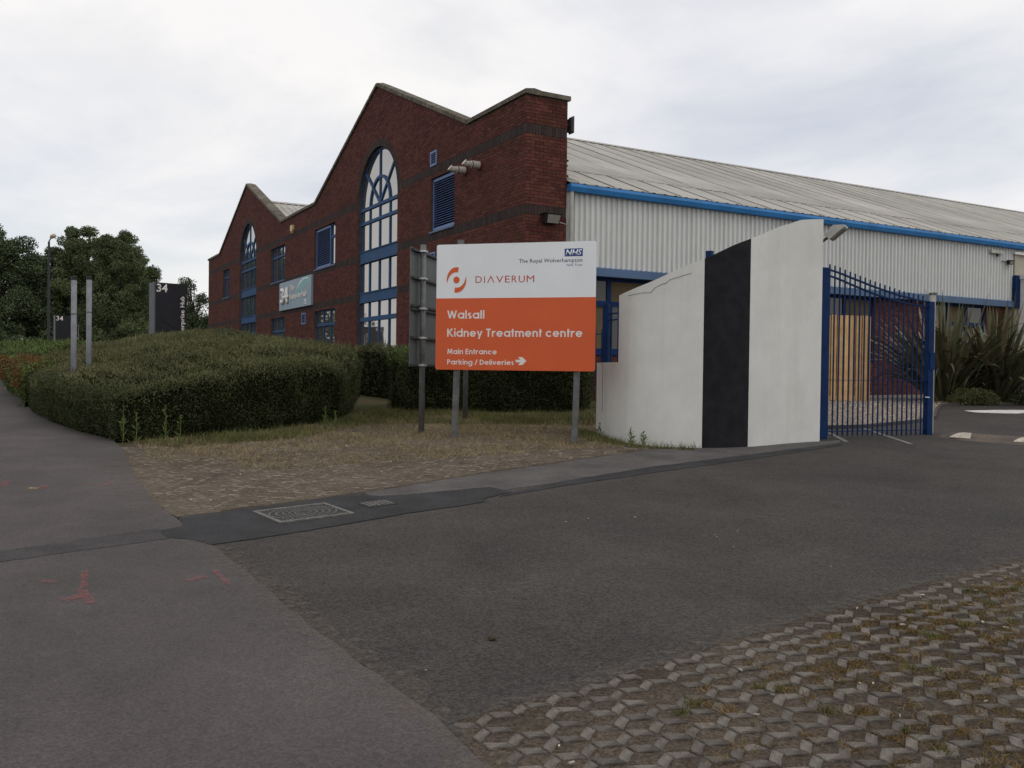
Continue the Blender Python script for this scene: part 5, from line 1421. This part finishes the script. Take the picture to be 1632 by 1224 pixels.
def ztA(x, y):
    # front and footway edges about 0.95 m above ground, mounding up behind them
    sm = lambda q: np.clip(q, 0, 1) ** 2 * (3 - 2 * np.clip(q, 0, 1))
    dl = (x + 5.5) * 0.803 + (y - 11.8) * 0.595; df = (x + 5.3) * -0.803 + (y - 11.8) * 0.595
    return gv(y) + 0.70 + 0.27 * sm(dl / 1.9) + 0.46 * sm(np.minimum(dl / 4.0, df / 3.4)) * (1 - 0.35 * sm((x + 6.3) / 2.5)) + 0.04 * np.sin(x * 1.7 + 1) + 0.03 * np.sin(y * 2.3) - 0.20 * np.clip((x + 3.3) / 0.5, 0, 1) ** 2
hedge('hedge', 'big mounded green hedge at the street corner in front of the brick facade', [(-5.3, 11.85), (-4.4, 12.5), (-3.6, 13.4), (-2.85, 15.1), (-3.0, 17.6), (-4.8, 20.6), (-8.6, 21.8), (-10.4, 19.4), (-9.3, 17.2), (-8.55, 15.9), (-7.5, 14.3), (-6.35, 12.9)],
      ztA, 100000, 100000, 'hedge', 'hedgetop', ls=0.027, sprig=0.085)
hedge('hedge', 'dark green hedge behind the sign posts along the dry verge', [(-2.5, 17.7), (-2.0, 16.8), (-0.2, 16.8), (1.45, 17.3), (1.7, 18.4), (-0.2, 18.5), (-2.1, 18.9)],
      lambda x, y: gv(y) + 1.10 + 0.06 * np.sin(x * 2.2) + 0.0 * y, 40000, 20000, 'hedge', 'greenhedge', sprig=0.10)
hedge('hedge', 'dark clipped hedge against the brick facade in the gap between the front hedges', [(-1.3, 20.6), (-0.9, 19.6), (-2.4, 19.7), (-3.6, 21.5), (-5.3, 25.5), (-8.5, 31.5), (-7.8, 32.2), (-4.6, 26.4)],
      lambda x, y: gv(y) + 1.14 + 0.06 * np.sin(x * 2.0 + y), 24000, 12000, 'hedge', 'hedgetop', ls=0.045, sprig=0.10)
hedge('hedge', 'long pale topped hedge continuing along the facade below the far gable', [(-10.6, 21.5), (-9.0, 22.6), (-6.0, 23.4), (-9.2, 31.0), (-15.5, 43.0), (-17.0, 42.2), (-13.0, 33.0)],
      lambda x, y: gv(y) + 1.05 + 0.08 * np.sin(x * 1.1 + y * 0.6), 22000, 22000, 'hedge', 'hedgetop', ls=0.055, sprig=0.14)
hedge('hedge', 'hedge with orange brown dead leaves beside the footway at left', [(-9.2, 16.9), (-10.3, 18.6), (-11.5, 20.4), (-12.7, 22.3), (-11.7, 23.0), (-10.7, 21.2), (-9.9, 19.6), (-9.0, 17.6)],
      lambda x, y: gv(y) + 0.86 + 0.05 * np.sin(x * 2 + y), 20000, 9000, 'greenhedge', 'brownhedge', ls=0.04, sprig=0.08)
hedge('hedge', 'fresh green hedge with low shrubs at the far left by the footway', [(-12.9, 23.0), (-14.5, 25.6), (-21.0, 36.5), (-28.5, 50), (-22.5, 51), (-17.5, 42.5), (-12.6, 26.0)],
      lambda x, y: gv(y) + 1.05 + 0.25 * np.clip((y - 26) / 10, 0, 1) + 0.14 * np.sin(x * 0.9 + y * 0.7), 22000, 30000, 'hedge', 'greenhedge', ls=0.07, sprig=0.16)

# brown dead sprays on the footway face of that hedge
n = 2600; u = rng.random(n); a = np.array([-9.3, 17.0]); b = np.array([-11.6, 20.4])
e = a + (b - a) * u[:, None]; zz = gv(e[:, 1]) + rng.uniform(0.35, 0.9, n)
keep = np.sin(u * 9) + np.sin(u * 23 + zz * 7) > 0.2; e = e[keep]; zz = zz[keep]; n = len(e)
t = [o for o in bpy.data.objects if o.get('label', '').startswith('hedge with orange brown')][0]
cards('brown_foliage', np.column_stack([e + np.array([-0.80, -0.59]) * rng.uniform(-0.02, 0.10, (n, 1)), zz]) - np.array(t.location), rdirs(n, 0.3) + np.array([-0.8, -.6, 0]), rdirs(n), 0.05, 0.026, M['brownhedge'], t)

# trees -------------------------------------------------
def tree(name, label, x, y, h, rx, mat, n, seed, ls=0.22, clumps=70, low=0.12, shape=1.0, group='trees beyond the far end', droop=0.0, leaders=None):
    r = np.random.default_rng(seed); t = empty(name, (x, y, gl(y))); tag(t, label, 'tree', group)
    m = MB(); m.tube([(0, 0, -0.2), (0.05, 0.03, h * 0.25), (-0.05, 0.1, h * 0.55), (0.02, 0, h * 0.9)], [h * 0.022, h * 0.018, h * 0.011, h * 0.003], 9)
    m.build('trunk', M['bark'], t, smooth=True)
    C = []; k = 0
    while leaders and len(C) < clumps:
        ld = leaders[r.integers(len(leaders))]; u = r.uniform(low, 1.0) ** 0.72 * 0.97
        q = rx * ld[3] * (1 - u) ** 0.62 * math.sqrt(r.uniform(0.05, 1)) + 0.05; a = r.uniform(0, 6.283)
        C.append((ld[0] + q * math.cos(a), ld[1] + q * math.sin(a), u * h * ld[2], (r.uniform(0.12, 0.22) * rx + 0.25) * (1.05 - 0.5 * u)))
    while len(C) < clumps:
        u = r.uniform(low, 0.98); prof = (math.sin(math.pi * min(1, (u - low) / (1 - low) * 0.9 + 0.12)) ** 0.65) * shape
        a = r.uniform(0, 6.283); q = math.sqrt(r.uniform(0.08, 1)) * rx * prof * r.uniform(0.75, 1.12)
        C.append((q * math.cos(a), q * math.sin(a), u * h, r.uniform(0.10, 0.20) * rx + 0.25))
    m = MB()
    for c in C[::2]:
        z0 = max(h * 0.12, c[2] * r.uniform(0.45, 0.75)); p = Vector((0, 0, z0)); q = Vector(c[:3]); md = p.lerp(q, .5) + Vector((0, 0, 0.05 * h * r.uniform(-.5, 1)))
        m.tube([p, md, q], [h * 0.008, h * 0.005, h * 0.0015], 5, cap=False)
    m.build('limbs', M['bark'], t)
    per = n // clumps; Ps = []
    for c in C:
        d = r.normal(size=(per, 3)); d /= np.linalg.norm(d, axis=1, keepdims=True)
        rr = r.uniform(0.25, 1.0, (per, 1)) ** 0.5 * c[3]
        q = d * rr * np.array([1.15, 1.15, 0.85]); q[:, 2] -= droop * r.random(per) * c[3]
        Ps.append(q + np.array(c[:3]))
    P = np.vstack(Ps); P = P[P[:, 2] > 0.1]; nn = len(P)
    D = r.normal(0, 1, (nn, 3)); D[:, 2] -= 0.15 + droop; N = r.normal(0, 1, (nn, 3))
    cards('crown', P, D, N, r.uniform(.6, 1.3, nn) * ls, ls * 0.6, M[mat], t)
    return t
tree('broadleaf_tree', 'large dark leafy tree filling the left edge', -45.8, 78, 12.6, 6.0, 'leafdark', 120000, 1, ls=0.19, clumps=240, low=0.0,
     leaders=[(-3.5, 0, 0.95, 0.9), (-1.2, 0.5, 1.0, 0.8), (0.8, -0.5, 1.0, 0.8), (2.6, 0, 0.93, 0.65), (4.2, 0, 0.80, 0.5), (1.8, -1, 0.9, 0.8)])
tree('broadleaf_tree', 'dark rounded tree beyond the large edge tree at the very left', -54.0, 82, 12.5, 6.6, 'leafdark', 26000, 2, ls=0.32, clumps=80, low=0.02)
tree('broadleaf_tree', 'tall mid green tree right behind the street lamp', -38.6, 79, 13.0, 3.6, 'leafmid', 96000, 3, ls=0.165, clumps=230, low=0.0,
     leaders=[(-2.0, 0, 0.84, 0.7), (-0.4, 0, 1.0, 0.7), (1.3, 0.3, 1.0, 0.75), (0.4, -.8, 0.92, 0.8), (2.6, 0, 0.93, 0.8)])
tree('broadleaf_tree', 'feathery green tree with several tips behind the grey posts', -34.4, 78, 12.4, 3.2, 'leafmid', 96000, 4, ls=0.145, clumps=250, low=0.0, droop=0.3,
     leaders=[(0.8, 0, 1.0, 0.75), (-0.6, 0, 0.97, 0.8), (-1.5, 0.3, 0.95, 0.8), (1.9, -.3, 0.78, 0.55), (0.4, -.6, 0.93, 0.9)])
tree('broadleaf_tree', 'dark tree filling the gap behind the street lamp', -43.0, 86, 9.6, 5.0, 'leafdark', 70000, 5, ls=0.20, clumps=150, low=0.0)
tree('broadleaf_tree', 'bushy dark tree right of the feathery tree behind the totem', -29.6, 81, 5.4, 3.4, 'leafdark', 36000, 6, ls=0.17, clumps=70, low=0.0)
tree('broadleaf_tree', 'broad mid green tree between the tall tree and the feathery one', -37.0, 85, 12.4, 4.2, 'leafmid', 76000, 12, ls=0.17, clumps=160, low=0.0,
     leaders=[(-1.6, 0, 0.9, 0.9), (0.9, 0, 0.98, 0.9), (0.1, 0, 0.9, 1.0), (2.4, 0, .8, .9)])
leaf_blob('understory_bush', 'dark bushes under the trees at the left edge', -44.5, 74, 9.0, 2.5, 3.0, 16000, M['leafdark'], 0.22)
tree('birch_tree', 'small airy birch between the totem sign and the building end', -19.6, 55, 6.1, 1.9, 'leafbirch', 13000, 7, ls=0.12, clumps=110, low=0.06, droop=0.4, leaders=[(-0.4, 0, 1.0, 0.55), (0.5, 0, 0.85, 0.7), (-0.2, 0, 0.7, 0.9), (1.0, 0, 0.6, 0.8)])
# far pale shed between birch and building
t = empty('distant_shed', (-37.5, 110.0, gl(110)), R(8)); tag(t, 'pale green roofed shed far behind, just left of the brick building', 'building')
MB().box((0, 0, 0), (10, 12, 3.2)).build('wall', M['pipe'], t)
MB().prism([(-0.3, 3.2), (10.3, 3.2), (10.3, 3.35), (5, 4.9), (-0.3, 3.35)], -0.3, 12.3, 'y').build('roof', M['shed'], t)

# grass and weeds -------------------------------------------------
def blades(name, P, h, w, mat, label, lean=0.5, parent=None):
    n = len(P); D = np.column_stack([rng.normal(0, lean, (n, 2)), np.ones(n)])
    o = cards(name, P, D, np.column_stack([rng.normal(size=(n, 2)), np.zeros(n)]), h, w, M[mat], parent, 'stuff', taper=0.25)
    tag(o, label, 'grass'); return o
def on_ground(Q, dz=0.0): return np.column_stack([Q, gv(Q[:, 1]) + dz])
vg = [(-4.7, 11.3), (-4.1, 10.2), (-2.6, 9.6), (-1.2, 10.4), (0.6, 11.5), (1.7, 12.1), (1.45, 13.2), (1.6, 17.0), (-2.4, 17.0), (-2.9, 15.2), (-3.7, 13.3), (-5.1, 11.9)]
Q = scatter(vg, 44000)
dens = 0.5 + 0.35 * noise2(Q[:, 0], Q[:, 1], 2.1, 3.0) + 0.12 * np.clip((Q[:, 1] - 10.2 - 0.25 * Q[:, 0]) / 2.0, -2, 1.5)
Q = Q[rng.random(len(Q)) < np.clip(dens, 0.03, 1)]
blades('dry_grass', on_ground(Q), rng.uniform(0.02, 0.09, len(Q)), 0.006, 'straw', 'straw coloured dry grass over the paved verge', 0.9)
Q = scatter([(-5.0, 11.75), (-4.2, 11.3), (-2.9, 12.6), (-2.3, 14.6), (1.4, 14.8), (1.55, 17.3), (-2.6, 17.4), (-2.9, 15.1), (-3.7, 13.4)], 40000)
dens = 0.45 + 0.4 * noise2(Q[:, 0], Q[:, 1], 1.7, 1.0)
Q = Q[rng.random(len(Q)) < np.clip(dens, 0.05, 1)]
blades('green_grass', on_ground(Q), rng.uniform(0.03, 0.15, len(Q)), 0.008, 'grass', 'green grass and weeds at the foot of the hedges', 0.5)
Q = scatter([(1.25, 13.8), (1.38, 12.9), (1.6, 12.3), (2.0, 12.0), (2.5, 11.9), (2.4, 11.75), (1.6, 11.9), (1.1, 12.6), (0.9, 13.8)], 1400)
blades('wall_foot_grass', on_ground(Q), rng.uniform(0.03, 0.14, len(Q)), 0.008, 'grass', 'thin grass along the foot of the white wall', 0.5)
# sow thistle stalks by the hedge
for i, (x, y, h) in enumerate(((-5.05, 11.62, 0.52), (-4.85, 11.55, 0.44), (-4.55, 11.75, 0.5), (-4.45, 12.0, 0.36), (-2.9, 13.9, 0.34), (-2.7, 13.7, 0.28), (1.28, 12.95, 0.22), (1.62, 12.12, 0.24), (1.78, 12.05, 0.20))):
    lab = ['tallest weed stalk at the left corner of the big hedge', 'second weed stalk right of the tallest at the hedge corner', 'leafy weed stalk a little right of the hedge corner', 'short weed against the front of the big hedge',
           'weed at the right end of the big hedge', 'small weed in the dry grass near the right end of the big hedge', 'small weed at the left foot of the white wall', 'weed stalk against the white wall base', 'shortest weed stalk against the white wall base'][i]
    t = empty('weed', (x, y, gl(y))); tag(t, lab, 'weed', 'weeds on the verge')
    MB().tube([(0, 0, 0), (0.01, 0, h * .5), (0.0, 0.01, h)], [0.006, 0.005, 0.002], 5).build('stem', M['grass'], t)
    n = 30; z = rng.uniform(0.02, h, n); D = rdirs(n, 1.1)
    cards('leaves', np.column_stack([np.zeros(n), np.zeros(n), z]), D, rdirs(n), 0.09 * (1.25 - z / h) + 0.02, 0.014, M['greenhedge'], t)
# tufts between the near blocks
C = scatter([(0.5, 3.5), (1.0, 4.0), (2.4, 5.1), (4.5, 6.6), (5.2, 6.4), (2.6, 2.7), (1.0, 2.6)], 900)
Q = []
for c in C:
    wgt = np.clip((c[0] - 0.3) / 1.6, 0.05, 1)
    if rng.random() > wgt: continue
    k = int(rng.integers(24, 70)); Q.append(c + rng.normal(0, 0.023, (k, 2)))
Q = np.vstack(Q)
blades('dry_tufts', on_ground(Q, 0.002), rng.uniform(0.014, 0.042, len(Q)), 0.0035, 'tuft', 'orange brown dry tufts between the near paving blocks', 1.2)
Q = np.vstack([c + rng.normal(0, 0.016, (40, 2)) for c in C[rng.random(len(C)) < 0.07]])
blades('green_tufts', on_ground(Q, 0.002), rng.uniform(0.015, 0.055, len(Q)), 0.0045, 'grass', 'green sprouts between the near paving blocks', 0.6)
# litter and grit
m = MB()
def chip(x, y, s, off=0.012):
    a = rp.uniform(0, 6.28); d = Vector((math.cos(a), math.sin(a), 0.04 * math.sin(a))); c = Vector((x, y, gl(y) + off))
    m.bar(c - d * s, c + d * s, s * rp.uniform(.35, .9), s * rp.uniform(.2, .5))
for q in scatter([(-0.1, 3.4), (3.4, 6.1), (6, 8), (7, 12), (4, 11), (0, 7.5), (-1.5, 6)], 26): chip(q[0], q[1], rp.uniform(.003, .009))
for q in scatter([(0.1, 3.4), (1.2, 4.4), (3.4, 6.0), (4.2, 6.0), (2.2, 3.0), (0.3, 2.9)], 34): chip(q[0], q[1], rp.uniform(.005, .014), 0.014)
for q in scatter([(-4.6, 11.2), (-2.7, 7.4), (1.8, 12), (1, 13)], 30): chip(q[0], q[1], rp.uniform(.008, .016), 0.02)
o = m.build('litter', M['litter']); tag(o, 'scattered litter scraps and cigarette ends on the ground', 'litter', kind='stuff')
t = MB(); bm = bmesh.new(); bmesh.ops.create_icosphere(bm, subdivisions=2, radius=0.018)
for v in bm.verts: v.co = Vector((v.co.x * 1.2, v.co.y, v.co.z * .7)) * (1 + 0.15 * math.sin(v.co.x * 300 + v.co.y * 200))
me = bpy.data.meshes.new('stone'); bm.to_mesh(me); bm.free(); me.materials.append(M['sand'])
o = link(bpy.data.objects.new('stone', me)); o.location = (-0.08, 4.36, gl(4.36) + 0.014); tag(o, 'small brown stone lying alone on the asphalt drive', 'stone')
